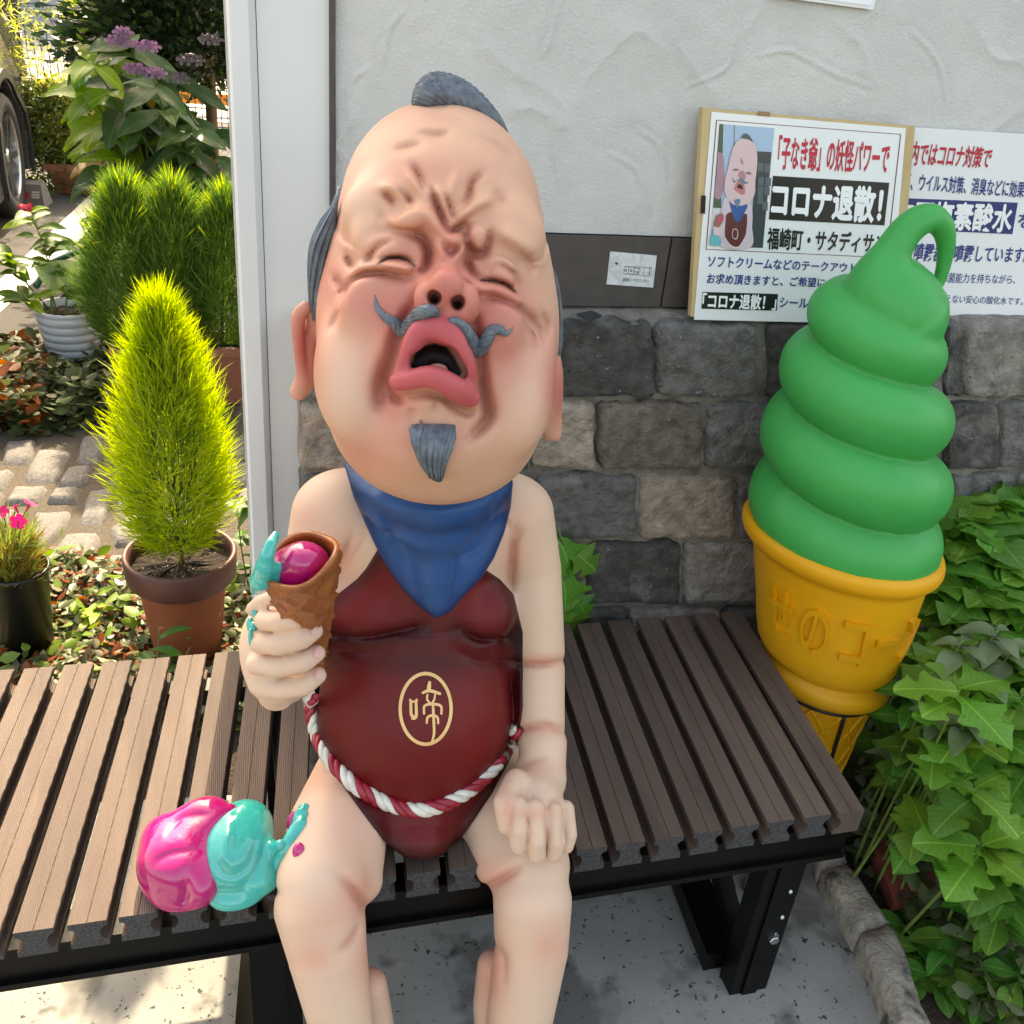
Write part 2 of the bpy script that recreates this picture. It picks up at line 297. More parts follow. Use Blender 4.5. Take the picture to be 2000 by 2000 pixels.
for ri, ((ya, yb), row) in enumerate(ROWS):
    for (pa, pb, k) in row:
        A, B, C2, D2 = [ony(px, py, YS) for px, py in ((pa-2,ya-3),(pb+2,ya-3),(pb+2,yb+4),(pa-2,yb+4))]
        n, m = 25, 18; Fc = []; seed = nr.rand(3)*50; prot = (.012 if ri == 4 else 0)+nr.rand()*.006
        ch = nr.rand(4)*.34
        v, u = [t[..., None] for t in np.meshgrid(np.linspace(0, 1, m), np.linspace(0, 1, n), indexing='ij')]
        p = (A*(1-u)+B*u)*(1-v)+(D2*(1-u)+C2*u)*v; cu, cv = abs(2*u-1), abs(2*v-1); e = np.maximum(cu**1.2, cv**1.1)[..., 0]
        q = ((u >= .5)*1+(v >= .5)*2)[..., 0]; k2 = np.maximum(0, (cu+cv)[..., 0]-1.90+ch[q]*.5)[..., None]
        p = p+((A+B+C2+D2)/4-p)*k2*.35
        w = fbm(p+seed, 14, 3); p = p+np.stack([fbm(p+seed+9, 30, 2)*.003, 0*w, fbm(p+seed+4, 30, 2)*.003], -1)
        p[..., 1] = YS-prot-.005*(1-e**26)+.014*(e > .985)+w*.004+fbm(p+seed, 55, 3)*.0034; V = list(p.reshape(-1, 3))
        for j in range(m-1):
            for i in range(n-1): a = j*n+i; Fc.append((a+n, a+n+1, a+1, a))
        b0 = len(V); ring = [j*n for j in range(m)]+[(m-1)*n+i for i in range(1, n)]+[j*n+n-1 for j in range(m-2, -1, -1)]+[i for i in range(n-2, 0, -1)]
        for r_ in ring: V.append(np.array([V[r_][0], YS+.045, V[r_][2]]))
        for i in range(len(ring)): j = (i+1) % len(ring); Fc.append((ring[j], ring[i], b0+i, b0+j))
        mk('stone', V, Fc, stone_m[k], bld, smooth=True)
# mortar bed with uneven face, and the ledge on top
x0, x1, z0, z1 = .084, 2.3, -.02, .955; nx, nz = 260, 110
gx, gz = np.meshgrid(np.linspace(x0, x1, nx), np.linspace(z0, z1, nz)); P = np.stack([gx, np.full_like(gx, ymr), gz], -1)
P[..., 1] += fbm(P, 20, 4)*.006; idx = np.arange(nx*nz).reshape(nz, nx); Fq = np.stack([idx[:-1, :-1], idx[:-1, 1:], idx[1:, 1:], idx[1:, :-1]], -1).reshape(-1, 4)
V = P.reshape(-1, 3); Fl = [tuple(q) for q in Fq]; top = idx[-1]; b0 = len(V); V = np.vstack([V, [(V[t][0], YW, .968+vnoise(V[t], 30)*.003) for t in top]]); Fl += [(top[i], top[i+1], b0+i+1, b0+i) for i in range(nx-1)]
lef = idx[:, 0]; b1 = len(V); V = np.vstack([V, [(V[t][0]+.002, YW+.05, V[t][2]) for t in lef]]); Fl += [(lef[i], lef[i+1], b1+i+1, b1+i) for i in range(nz-1)]
mk('mortar', V, Fl, mortar, bld, smooth=True)
b = MB(); b.box((2.28, YS+.004, -.02), (9, YW+.05, .955)); b.box((2.6, YW-.006, .957), (9, YW+.05, 1.083)); b.build('stone_base', stone_m['g'], bld)
# white sheet-metal corner post
post = thing('corner_post', (.06, YW, 0), 'tall white sheet metal corner post at the left end of the shop wall', 'post')
b = MB(); b.box((.0405, YW-.004, 0), (.133, YW+.05, 2.42)); b.build('panel', white_m, post)
b = MB(); pr = [(.003,YW+.05),(.003,YW-.012),(.007,YW-.020),(.030,YW-.020),(.034,YW-.014),(.0395,YW-.004),(.0395,YW+.05)]
b.prism([(x, y, 0) for x, y in pr], (0, 0, 2.42)); b.build('corner_strip', white_m, post)

# ------------------------------------------------------------------ bench
wpc = M('wpc_board', S((98,83,74)), S((74,62,56)), rough=.6, spec=.22, scale=26, contrast=1.0, stretch=(1,.12,1), wave=('X', 120, .5, .0010), rand=.13, spots=[(18,.66,.1,S((126,106,92)))], rvar=.08)
wpc_core = M('wpc_core', S((74,73,73)), S((36,35,35)), rough=.85, scale=300, contrast=1.4, bump=.5, bscale=400, dist=.001)
blk = M('black_steel', S((14,13,12)), S((8,8,8)), rough=.34, spec=.16, scale=20, bump=.12, bscale=160, dist=.001, spots=[(200,.76,.03,S((62,58,54)))], rvar=.1)
zinc = M('zinc', S((190,192,194)), rough=.3, metal=1, bump=.2, bscale=300)
BZ = .42; SW, SH, PIT = .0425, .042, .0567; SLX = .05/.497
bench = thing('bench', (.2, 1.08, 0), 'long black steel bench with brown grooved slats standing before the stone wall', 'bench')
def slat_prof(last):
    w, h, r = SW, SH, .0105; P = [(.0,0),(.0,-.0075)]
    for a in np.linspace(math.pi/2, -math.pi/2, 9): P.append((r*math.cos(a)*.85, -h*.5+r*math.sin(a)*1.15))
    P += [(0,-h+.0075),(0,-h),(w,-h)]
    if not last:
        P += [(w,-h+.0075)]
        for a in np.linspace(-math.pi/2, math.pi/2, 9): P.append((w-r*math.cos(a)*.85, -h*.5+r*math.sin(a)*1.15))
        P += [(w,-.0075)]
    P += [(w,-.001),(w-.001,0),(w*.5+.0009,0),(w*.5+.0004,-.0012),(w*.5-.0004,-.0012),(w*.5-.0009,0)]
    return P
def slat_mesh(last):
    P = slat_prof(last); y0, y1 = .840, 1.337; b = MB(); n = len(P); V = []; YY = [y0, y0+.0006, y1]
    for y in YY: V += [((x+SLX*(y-y0)), y-y0, z) for x, z in P]
    Fc = []; 
    for k in range(2): Fc += [(k*n+i, (k+1)*n+i, (k+1)*n+(i+1) % n, k*n+(i+1) % n) for i in range(n)]
    me = bpy.data.meshes.new('slat'); me.from_pydata([tuple(v) for v in V], [], Fc+[tuple(range(n)), tuple(range(2*n, 3*n))[::-1]]); me.materials.append(wpc); me.materials.append(wpc_core if not last else wpc)
    me.polygons[2*n].material_index = 1; me.polygons[2*n+1].material_index = 1; me.update(); return me
sm, sml = slat_mesh(False), slat_mesh(True)
for k in range(-4, 20):
    link('slat', sml if k == 19 else sm, bench, (-.282+k*PIT+(-.0012+nr.rand()*.0024), .840+nr.rand()*.002, BZ+(nr.rand()-.5)*.0012))
zt = BZ-SH-.001
b = MB(); b.box((-.62,.853,zt-.058), (.835,.900,zt)); b.box((-.62,.846,zt-.062), (.835,.8525,zt-.052)); b.build('front_rail', blk, bench)
b = MB(); b.box((-.57,1.298,zt-.030), (.885,1.33,zt)); b.build('back_rail', blk, bench)
for x in (.02, .36): b = MB(); b.box((x,.902,zt-.03), (x+.03,1.296,zt-.006)); b.build('cross_bar', blk, bench)
b = MB(); b.prism([(.79,.902,zt-.055),(.83,.902,zt-.055),(.83,.902,zt-.004),(.79,.902,zt-.004)], (.038,.381,0)); b.build('cross_bar', blk, bench)
for (xf, xbk) in ((.722, .755), (-.0255, .01)):
    zl = zt-.0585; w = .066
    b = MB(); b.box((xf,.862,0), (xf+w,.90,zl)); b.box((xf+.02,.858,0), (xf+.046,.8617,zl)); lg = b.build('leg', blk, bench)
    b = MB(); b.box((xbk,1.285,0), (xbk+w,1.325,zl)); b.build('leg', blk, bench)
    b = MB(); b.prism([(xf-.03,.905,.012),(xf+.028,.905,.012),(xf+.028,.905,.052),(xf-.03,.905,.052)], (.033,.378,0)); b.build('foot_runner', blk, bench)
    if xf > .5:
        b = MB(); b.prism([(xf+.005,.902,.05),(xf+.03,.902,.05),(xf+.03,.902,.09),(xf+.005,.902,.09)], (.03,.38,.2)); b.build('brace', blk, bench)
        for zz in (.236, .178): V, Fc = [], []; b = MB(); b.lathe([(0,.0035),(.003,.003),(.0042,0)], (xf+.052,.8615,zz), 10, M=np.array([[1,0,0],[0,0,-1],[0,1,0]])); b.build('rivet', zinc, bench, True)
        b = MB(); b.lathe([(0,.010),(.0075,.010),(.0085,.0085),(.0085,.003),(.0115,.0025),(.0115,0)], (xf+.045,.8615,.135), 6, M=np.array([[1,0,0],[0,0,-1],[0,1,0]])); b.build('bolt', zinc, bench)
# ------------------------------------------------------------------ sculpting engine (distance fields meshed by surface nets)
class Field:
    def __init__(s, lo, hi, h):
        s.lo = np.array(lo, float); s.h = h; s.n = np.ceil((np.array(hi)-s.lo)/h).astype(int)+1
        s.ax = [s.lo[i]+h*np.arange(s.n[i]) for i in range(3)]; s.F = np.full(s.n, .15, np.float32)
    def box(s, lo, hi):
        a = np.clip(np.floor((np.asarray(lo)-s.lo)/s.h).astype(int), 0, s.n-1); b = np.clip(np.ceil((np.asarray(hi)-s.lo)/s.h).astype(int)+1, a+1, s.n)
        sl = tuple(slice(a[i], b[i]) for i in range(3)); g = [s.ax[i][sl[i]].astype(np.float32) for i in range(3)]
        return sl, g[0][:, None, None], g[1][None, :, None], g[2][None, None, :]
    def uni(s, sl, d, k):
        a = s.F[sl]
        if k > 0: t = np.maximum(k-np.abs(a-d), 0)/k; s.F[sl] = np.minimum(a, d)-t*t*k*.25
        else: s.F[sl] = np.minimum(a, d)
    def cut(s, sl, d, k):
        a = s.F[sl]; d = -d
        if k > 0: t = np.maximum(k-np.abs(a-d), 0)/k; s.F[sl] = np.maximum(a, d)+t*t*k*.25
        else: s.F[sl] = np.maximum(a, d)
    def d_ell(s, c, r, mg, R=None):
        c = np.asarray(c, float); r = np.asarray(r, float); e = r.max()+mg if R is not None else r+mg
        sl, X, Y, Z = s.box(c-e, c+e); x, y, z = X-c[0], Y-c[1], Z-c[2]
        if R is not None: x, y, z = [R[i][0]*x+R[i][1]*y+R[i][2]*z for i in range(3)]
        k0 = np.sqrt((x/r[0])**2+(y/r[1])**2+(z/r[2])**2)+1e-6; k1 = np.sqrt((x/r[0]**2)**2+(y/r[1]**2)**2+(z/r[2]**2)**2)+1e-6
        return sl, (k0*(k0-1)/k1).astype(np.float32)
    def d_cap(s, P, r, mg):
        P = np.asarray(P, float); r = np.broadcast_to(np.asarray(r, float), (len(P),)); e = r.max()+mg
        sl, X, Y, Z = s.box(P.min(0)-e, P.max(0)+e); D = None
        for i in range(len(P)-1):
            a, b = P[i], P[i+1]; ab = b-a; L = ab @ ab+1e-12
            t = np.clip(((X-a[0])*ab[0]+(Y-a[1])*ab[1]+(Z-a[2])*ab[2])/L, 0, 1)
            d = np.sqrt((X-a[0]-t*ab[0])**2+(Y-a[1]-t*ab[1])**2+(Z-a[2]-t*ab[2])**2)-(r[i]+(r[i+1]-r[i])*t)
            D = d if D is None else np.minimum(D, d)
        return sl, D.astype(np.float32)
    def ell(s, c, r, k=.02, R=None): s.uni(*s.d_ell(c, r, k+.03, R), k)
    def cap(s, P, r, k=.01): s.uni(*s.d_cap(P, r, k+.03), k)
    def cutell(s, c, r, k=.005, R=None): s.cut(*s.d_ell(c, r, k+.02, R), k)
    def cutcap(s, P, r, k=.004): s.cut(*s.d_cap(P, r, k+.02), k)
    def stroke(s, P, w, amp, taper=True):
        """press a groove (amp > 0) or raise a ridge (amp < 0) along a 3-D polyline"""
        P = np.asarray(P, float); e = 2.6*w+.012; sl, X, Y, Z = s.box(P.min(0)-e, P.max(0)+e); D = None; T = None; n = len(P)-1
        v = P.mean(0)-CAM; v = v/np.linalg.norm(v); AL = None       # width is measured across the line of sight, so depth is really amp
        for i in range(n):
            a, b = P[i], P[i+1]; ab = b-a; ab2 = ab-v*(ab @ v); L = ab2 @ ab2+1e-12; x, y, z = X-a[0], Y-a[1], Z-a[2]
            t = np.clip((x*ab2[0]+y*ab2[1]+z*ab2[2])/L, 0, 1); x, y, z = x-t*ab[0], y-t*ab[1], z-t*ab[2]; al = x*v[0]+y*v[1]+z*v[2]
            d = x*x+y*y+z*z-al*al; tt = (i+t)/n
            if D is None: D = d; T = tt; AL = al
            else: m = d < D; D = np.where(m, d, D); T = np.where(m, tt, T); AL = np.where(m, al, AL)
        D = np.maximum(D, 0); fo = np.exp(-(AL/.022)**4)
        g = (amp*(.6*np.exp(-np.sqrt(D)*1.25/w)+.4*np.exp(-D/(2.2*w*w))) if amp > 0 else np.exp(-D/(w*w))*amp)*fo
        if taper: g = g*np.sqrt(np.sin(np.pi*np.clip(T, .02, .98)))
        s.F[sl] += g.astype(np.float32)
    def sample(s, P):
        q = (P-s.lo)/s.h; i = np.floor(q).astype(int); f = q-i; ok = ((i >= 0) & (i < s.n-1)).all(-1); i = np.clip(i, 0, s.n-2); r = 0
        for a in (0, 1):
            for b in (0, 1):
                for c in (0, 1):
                    w = (f[..., 0] if a else 1-f[..., 0])*(f[..., 1] if b else 1-f[..., 1])*(f[..., 2] if c else 1-f[..., 2]); r = r+w*s.F[i[..., 0]+a, i[..., 1]+b, i[..., 2]+c]
        return np.where(ok, r, .15)
    def surf(s, pts, off=0.0, tmin=.5, tmax=1.6, fallback=None):
        """where the rays through photo pixels first meet the sculpture"""
        out = []; ts = np.arange(tmin, tmax, s.h*.5)
        for (px, py) in pts:
            r = ray(px, py); Q = CAM+ts[:, None]*r; v = s.sample(Q)-off; k = np.where(v < 0)[0]
            if len(k) == 0: out.append(CAM+ts[np.argmin(v)]*r); continue
            k = k[0]; f = v[k-1]/(v[k-1]-v[k]) if k > 0 else 0; out.append(CAM+(ts[k-1]+(ts[k]-ts[k-1])*f)*r)
        return np.array(out)
    def mesh(s): return nets(s.F, s.lo, s.h)
def nets(F, lo, h):
    S_ = F < 0; nx, ny, nz = F.shape; c = np.zeros((nx-1, ny-1, nz-1), np.int8)
    for a in (0, 1):
        for b in (0, 1):
            for d in (0, 1): c += S_[a:nx-1+a, b:ny-1+b, d:nz-1+d]
    act = (c > 0) & (c < 8); I = np.argwhere(act); vid = np.full(act.shape, -1, np.int32); vid[act] = np.arange(len(I))
    acc = np.zeros((len(I), 3)); cnt = np.zeros(len(I)); co = [(a, b, d) for a in (0, 1) for b in (0, 1) for d in (0, 1)]
    val = {o: F[I[:, 0]+o[0], I[:, 1]+o[1], I[:, 2]+o[2]].astype(float) for o in co}
    for o in co:
        for ax in range(3):
            if o[ax]: continue
            p = list(o); p[ax] = 1; p = tuple(p); A, B = val[o], val[p]; m = (A < 0) != (B < 0)
            t = np.where(m, A/np.where(m, A-B, 1), 0); pt = np.tile(np.array(o, float), (len(I), 1)); pt[:, ax] = t; acc[m] += pt[m]; cnt[m] += 1
    V = lo+h*(I+acc/np.maximum(cnt, 1)[:, None]); Q = []
    for ax in range(3):
        u, v = (ax+1) % 3, (ax+2) % 3; sl0 = [slice(1, -1)]*3; sl0[ax] = slice(0, -1); sl1 = list(sl0); sl1[ax] = slice(1, None)
        a, b = S_[tuple(sl0)], S_[tuple(sl1)]
        for flip in (0, 1):
            E = np.argwhere((a & ~b) if not flip else (~a & b))
            if len(E) == 0: continue
            base = E.copy(); base[:, u] += 1; base[:, v] += 1; q = []
            for du, dv in ((-1, -1), (0, -1), (0, 0), (-1, 0)):
                k = base.copy(); k[:, u] += du; k[:, v] += dv; q.append(vid[k[:, 0], k[:, 1], k[:, 2]])
            q = np.stack(q, 1); Q.append(q if not flip else q[:, ::-1])
    return V, np.vstack(Q)
def fmesh(name, V, Q, mat, parent, colors=None, relax=0):
    for _ in range(relax):           # light smoothing of the carved surface
        A = np.zeros_like(V); n_ = np.zeros(len(V))
        for a_ in range(4):
            for b_ in (1, 3): np.add.at(A, Q[:, a_], V[Q[:, (a_+b_) % 4]]); np.add.at(n_, Q[:, a_], 1)
        V = V*.5+A/n_[:, None]*.5
    o = mk(name, V, Q, mat, parent, smooth=True)
    if colors is not None:
        a = o.data.color_attributes.new('paint', 'FLOAT_COLOR', 'POINT'); a.data.foreach_set('color', np.hstack([colors, np.ones((len(colors), 1))]).astype(np.float32).ravel())
    return o
def concave(V, Q, it=2):
    """how far each vertex sits in a groove, for the grime that settles there"""
    N = np.zeros_like(V); fn = np.cross(V[Q[:, 2]]-V[Q[:, 0]], V[Q[:, 3]]-V[Q[:, 1]])
    for a_ in range(4): np.add.at(N, Q[:, a_], fn)
    N /= np.linalg.norm(N, axis=1)[:, None]+1e-12; n_ = np.zeros(len(V)); A = np.zeros_like(V)
    for a_ in range(4):
        for b_ in (1, 3): np.add.at(A, Q[:, a_], V[Q[:, (a_+b_) % 4]]); np.add.at(n_, Q[:, a_], 1)
    v = np.einsum('ij,ij->i', A/n_[:, None]-V, N)
    for _ in range(it):
        s_ = np.zeros(len(V))
        for a_ in range(4):
            for b_ in (1, 3): np.add.at(s_, Q[:, a_], v[Q[:, (a_+b_) % 4]])
        v = .5*v+.5*s_/n_
    return v
def R_(px, y_or_p, p=None):  # pixel length -> metres at a point
    return px*depth(y_or_p)/F_PX
def segd2(px, py, pts):
    """distance in photo pixels from points to a polyline"""
    D = None
    for (a, b) in zip(pts[:-1], pts[1:]):
        a = np.array(a, float); b = np.array(b, float); ab = b-a; t = np.clip(((px-a[0])*ab[0]+(py-a[1])*ab[1])/(ab @ ab+1e-9), 0, 1); d = np.hypot(px-a[0]-t*ab[0], py-a[1]-t*ab[1]); D = d if D is None else np.minimum(D, d)
    return D
def segt2(px, py, pts):
    D = None; T = None; n = len(pts)-1
    for i, (a, b) in enumerate(zip(pts[:-1], pts[1:])):
        a = np.array(a, float); b = np.array(b, float); ab = b-a; t = np.clip(((px-a[0])*ab[0]+(py-a[1])*ab[1])/(ab @ ab+1e-9), 0, 1); d = np.hypot(px-a[0]-t*ab[0], py-a[1]-t*ab[1])
        if D is None: D = d; T = (i+t)/n
        else: m = d < D; D = np.where(m, d, D); T = np.where(m, (i+t)/n, T)
    return D, np.sin(np.pi*np.clip(T, .02, .98))
def polysd(px, py, pts):
    """signed distance to a pixel polygon (negative inside)"""
    n = len(pts); D = segd2(px, py, list(pts)+[pts[0]]); ins = np.zeros(np.shape(px), bool); j = n-1
    for i in range(n):
        xi, yi = pts[i]; xj, yj = pts[j]; ins ^= ((yi > py) != (yj > py)) & (px < (xj-xi)*(py-yi)/((yj-yi) if yj != yi else 1e-9)+xi); j = i
    return np.where(ins, -D, D)
# ------------------------------------------------------------------ the statue
z1 = lambda x, y: (540+.31056*x, 100+.31056*y)
z2 = lambda x, y: (540+.31056*x, 500+.31056*y)
z3 = lambda x, y: (440+.37267*x, 900+.37267*y)
z4 = lambda x, y: (440+.37267*x, 1400+.37267*y)
VR = np.array([RM[:, 0], RM[:, 2], -RM[:, 1]])       # right, away, up as seen in the photograph
def VRr(deg):
    a = math.radians(deg); c, s_ = math.cos(a), math.sin(a); return np.array([c*VR[0]+s_*VR[2], VR[1], -s_*VR[0]+c*VR[2]])
def bulge(f, p, rx, ry, hgt, k=.012, rot=0, rd=None, sub=False):
    """a swelling (or a hollow) of pixel size rx, ry standing hgt metres off the surface under pixel p"""
    c = f.surf([p])[0]; m = depth(c)/F_PX; rx, ry = rx*m, ry*m; rd = rd or (rx+ry)*.42; d = (c-CAM)/np.linalg.norm(c-CAM)
    if sub: f.cutell(c-d*(rd-hgt), (rx, rd, ry), k, VRr(rot))
    else: f.ell(c+d*(rd-hgt), (rx, rd, ry), k, VRr(rot))
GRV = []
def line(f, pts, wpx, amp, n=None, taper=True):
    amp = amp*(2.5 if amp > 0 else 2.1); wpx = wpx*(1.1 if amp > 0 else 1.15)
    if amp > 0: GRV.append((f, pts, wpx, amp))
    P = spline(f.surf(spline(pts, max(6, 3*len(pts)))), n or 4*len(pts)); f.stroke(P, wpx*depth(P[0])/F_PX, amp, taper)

skin_m = M('painted_skin', (1, 1, 1, 1), S((250,246,244)), rough=.5, scale=9, attr='paint', bump=.05, bscale=90, spec=.24, rvar=.07, spots=[(210,.77,.015,S((120,84,64)))])
lac = dict(rough=.45)
statue = thing('seated_statue', (.2, 1.0, .42), 'painted statue of a crying old man with topknot seated on the bench', 'statue')

# ---- head
HF = Field((.015, .745, .84), (.385, 1.215, 1.345), .0021)
def E(f, px, py, y, rx, ry, rz, k): c = ony(px, py, y); f.ell(c, (rx, ry, rz), k)
E(HF, 853, 745, .945, .1145, .128, .112, .0)
E(HF, 856, 480, 1.010, .097, .135, .118, .09)
E(HF, 862, 385, 1.02, .086, .125, .086, .05)
E(HF, 855, 610, .965, .106, .130, .10, .06)
E(HF, 850, 835, .925, .090, .100, .060, .05)
bulge(HF, (700,740), 85, 120, .010, .03); bulge(HF, (1005,765), 75, 115, .010, .03)      # cheeks
bulge(HF, (850,860), 90, 60, .010, .03)                                                # chin
bulge(HF, (850,705), 85, 85, .014, .03)                                                # muzzle
bulge(HF, z1(640,1010), 62, 50, .004, .035); bulge(HF, z1(1480,1150), 55, 50, .004, .035)  # brow bosses
bulge(HF, z1(1060,1330), 45, 40, .006, .02)
# brows, folds
for pts, w, a in [([(640,1075),(760,1085),(870,1030),(930,1010)], 12, -.006), ([(900,985),(985,1060),(1085,1165),(1170,1215)], 11, -.008), ([(1170,1215),(1235,1150),(1260,1080)], 9, -.004),
                  ([(975,860),(1030,900),(1060,990),(1105,1080)], 8, -.004), ([(1130,1090),(1200,1010),(1290,950),(1380,930)], 10, -.005), ([(640,860),(740,860),(830,950)], 9, -.004),
                  ([(1000,1190),(1040,1260),(1060,1330)], 8, -.005), ([(1180,1230),(1130,1300),(1100,1350)], 8, -.005), ([(1390,1130),(1480,1170),(1560,1240),(1600,1300)], 14, -.005),
                  ([(440,1450),(520,1370),(640,1345),(770,1350),(870,1395)], 8, -.0075), ([(600,1240),(660,1190),(760,1170),(850,1215)], 9, -.003), ([(1290,1490),(1400,1510),(1530,1600)], 8, -.006),
                  ([(1000,1370),(930,1420),(860,1480)], 9, -.005), ([(1180,1380),(1260,1460),(1310,1530)], 9, -.005), ([(820,760),(890,850),(960,950)], 8, -.003), ([(1140,760),(1100,880),(1100,960)], 8, -.003)]:
    line(HF, [z1(*p) for p in pts], w, a)
bulge(HF, z1(725,1255), 48, 34, .012, .004, rot=8); bulge(HF, z1(1405,1395), 42, 32, .011, .004, rot=-32)   # lids
bulge(HF, z1(1270,1180), 22, 27, .010, .005); bulge(HF, z1(860,1060), 30, 20, .006, .008, rot=25); bulge(HF, z1(600,1180), 34, 40, .005, .012)
bulge(HF, z1(640,1440), 60, 20, .006, .010, rot=12); bulge(HF, z1(1420,1560), 48, 18, .006, .010, rot=-28)
bulge(HF, z2(560,330), 52, 45, .007, .02); bulge(HF, z2(1400,420), 45, 50, .007, .02)
for pts, w, a in [([(975,870),(1010,960),(1050,1085),(1090,1135),(1160,1100),(1195,1060)], 5, .008), ([(850,1145),(925,1180),(960,1270),(940,1370),(880,1390)], 6, .010), ([(850,710),(900,790),(935,895)], 5, .004), ([(760,850),(830,930),(855,970)], 5, .0045),
                  ([(660,885),(715,925),(745,975)], 5, .004), ([(1300,760),(1225,830),(1205,920),(1165,985)], 5, .005), ([(1060,880),(1090,990),(1120,1070)], 4, .004), ([(1195,1110),(1198,1200),(1245,1278),(1310,1255),(1348,1140)], 5, .008),
                  ([(1060,1225),(1095,1280),(1165,1215)], 5, .006), ([(1215,1250),(1198,1330),(1240,1400),(1290,1440)], 6, .008), ([(890,515),(1000,532),(1095,515)], 6, .0028), ([(745,625),(830,605),(915,585)], 6, .0022), ([(1270,525),(1400,600),(1510,680)], 6, .0022),
                  ([(900,330),(1000,352),(1090,345)], 8, .0015), ([(960,400),(1080,405),(1220,440)], 8, .0015), ([(640,1010),(720,1110),(830,1130)], 7, .003), ([(560,1345),(600,1270),(660,1215),(740,1190)], 5, .0035),
                  ([(390,1600),(430,1480),(520,1410),(640,1395),(780,1415),(890,1420)], 6, .005), ([(440,1280),(470,1340),(490,1370)], 5, .005), ([(1370,870),(1400,930),(1440,960)], 10, .003), ([(1520,1240),(1590,1330),(1610,1400)], 8, .003),
                  ([(1290,1540),(1420,1560),(1560,1640),(1650,1740),(1690,1850)], 6, .005), ([(1310,1390),(1400,1345),(1490,1400),(1530,1490)], 5, .0035), ([(360,1420),(410,1490),(400,1530)], 6, .004), ([(1560,1700),(1620,1800),(1640,1890)], 5, .0035),
                  ([(1660,1640),(1700,1720),(1700,1800)], 6, .003)]:
    line(HF, [z1(*p) for p in pts], w, a)
# eye slits
EYE = [[(640,1335),(700,1300),(770,1296),(830,1315),(868,1348)], [(1285,1440),(1370,1443),(1440,1463),(1500,1512)]]
for e in EYE: line(HF, [z1(*p) for p in e], 2.8, .0050, taper=True)
# smile folds and mouth surroundings
for pts, w, a in [([(870,290),(800,420),(755,520),(730,620),(690,720),(655,850),(640,960)], 9, .013), ([(1240,360),(1270,560),(1285,700),(1300,850),(1335,990),(1290,1070),(1205,1155)], 8, .011), ([(690,800),(735,885),(800,920)], 6, .006),
                  ([(800,890),(950,865),(1080,910),(1190,985),(1270,975)], 7, .006), ([(330,480),(370,400),(400,330)], 6, .002)]:
    line(HF, [z2(*p) for p in pts], w, a)
for p, r in [((850,1000),9), ((1010,968),9), ((1165,1065),8)]: bulge(HF, z2(*p), r, r*1.2, .004, .004, sub=True)
# nose
def pt(zz, d): c = HF.surf([zz])[0]; r = (c-CAM)/np.linalg.norm(c-CAM); return c-r*d
mh = .95/F_PX
nb = [pt(z1(1075,1330), -.010), pt(z1(1072,1410), .002), pt(z1(1068,1480), .022)]
NW = [pt(z1(966,1560), .008), pt(z1(1182,1590), .008), pt(z1(1070,1530), .022), pt(z1(1078,1670), .006)]
HF.cap(nb, [.009, .0105, .0155], .010)
HF.ell(NW[0], (.0145, .018, .0180), .005, VR); HF.ell(NW[1], (.0140, .018, .0190), .005, VR)
HF.cap(NW[2:], [.0075, .0062], .006)
for p in ((993,1562), (1138,1592)):
    c = HF.surf([z1(*p)])[0]; d = (c-CAM)/np.linalg.norm(c-CAM); HF.cutcap([c-d*.008, c+d*.016+np.array([0, 0, .004])], [.0070, .0060], .003)
# lips
LPF = HF.F.copy()
UL = [(795,700,36),(830,600,52),(880,500,66),(950,455,80),(1020,455,84),(1095,500,76),(1155,590,62),(1200,690,52),(1228,790,36)]
LL = [(765,790,54),(850,775,60),(950,755,66),(1050,785,72),(1140,840,74),(1215,890,62)]
LIPS = {}
for nm, LP, off in (('u', UL, .011), ('l', LL, .012)):
    P = np.array([pt(z2(x, y), off-.006) for x, y, r in LP]); R0 = np.array([r*.31056*.5e-3*.92 for x, y, r in LP]); LIPS[nm] = (P, R0)
for nm in 'ul': P, R0 = LIPS[nm]; Q = spline(np.hstack([P, R0[:, None]]), 24); HF.cap(Q[:, :3], Q[:, 3], .005)
MO = [(852,700),(880,615),(930,575),(1000,560),(1065,580),(1110,640),(1160,745),(1110,735),(1050,695),(960,685)]
c = HF.surf([z2(985,640)])[0]; d = (c-CAM)/np.linalg.norm(c-CAM); e1, e3 = VR[0], VR[2]; u_ = .155e-3*.97
MC = [c+e1*(x-985)*u_-e3*(y-640)*u_ for x, y in ((905,665),(985,630),(1060,650),(1125,720))]
for a_, b_, r_ in ((0,1,.0105),(1,2,.0125),(2,3,.0110)):
    for dd in (-.02, -.005, .01, .025): HF.cutcap([MC[a_]+d*dd, MC[b_]+d*dd], r_, .003)
P, R0 = LIPS['l']; Q = spline(np.hstack([P, R0[:, None]]), 24); HF.cap(Q[:, :3], Q[:, 3], .003)
HF.ell(c+d*.014-e3*.011+e1*.004, (.010, .010, .006), .003, VR)            # tongue
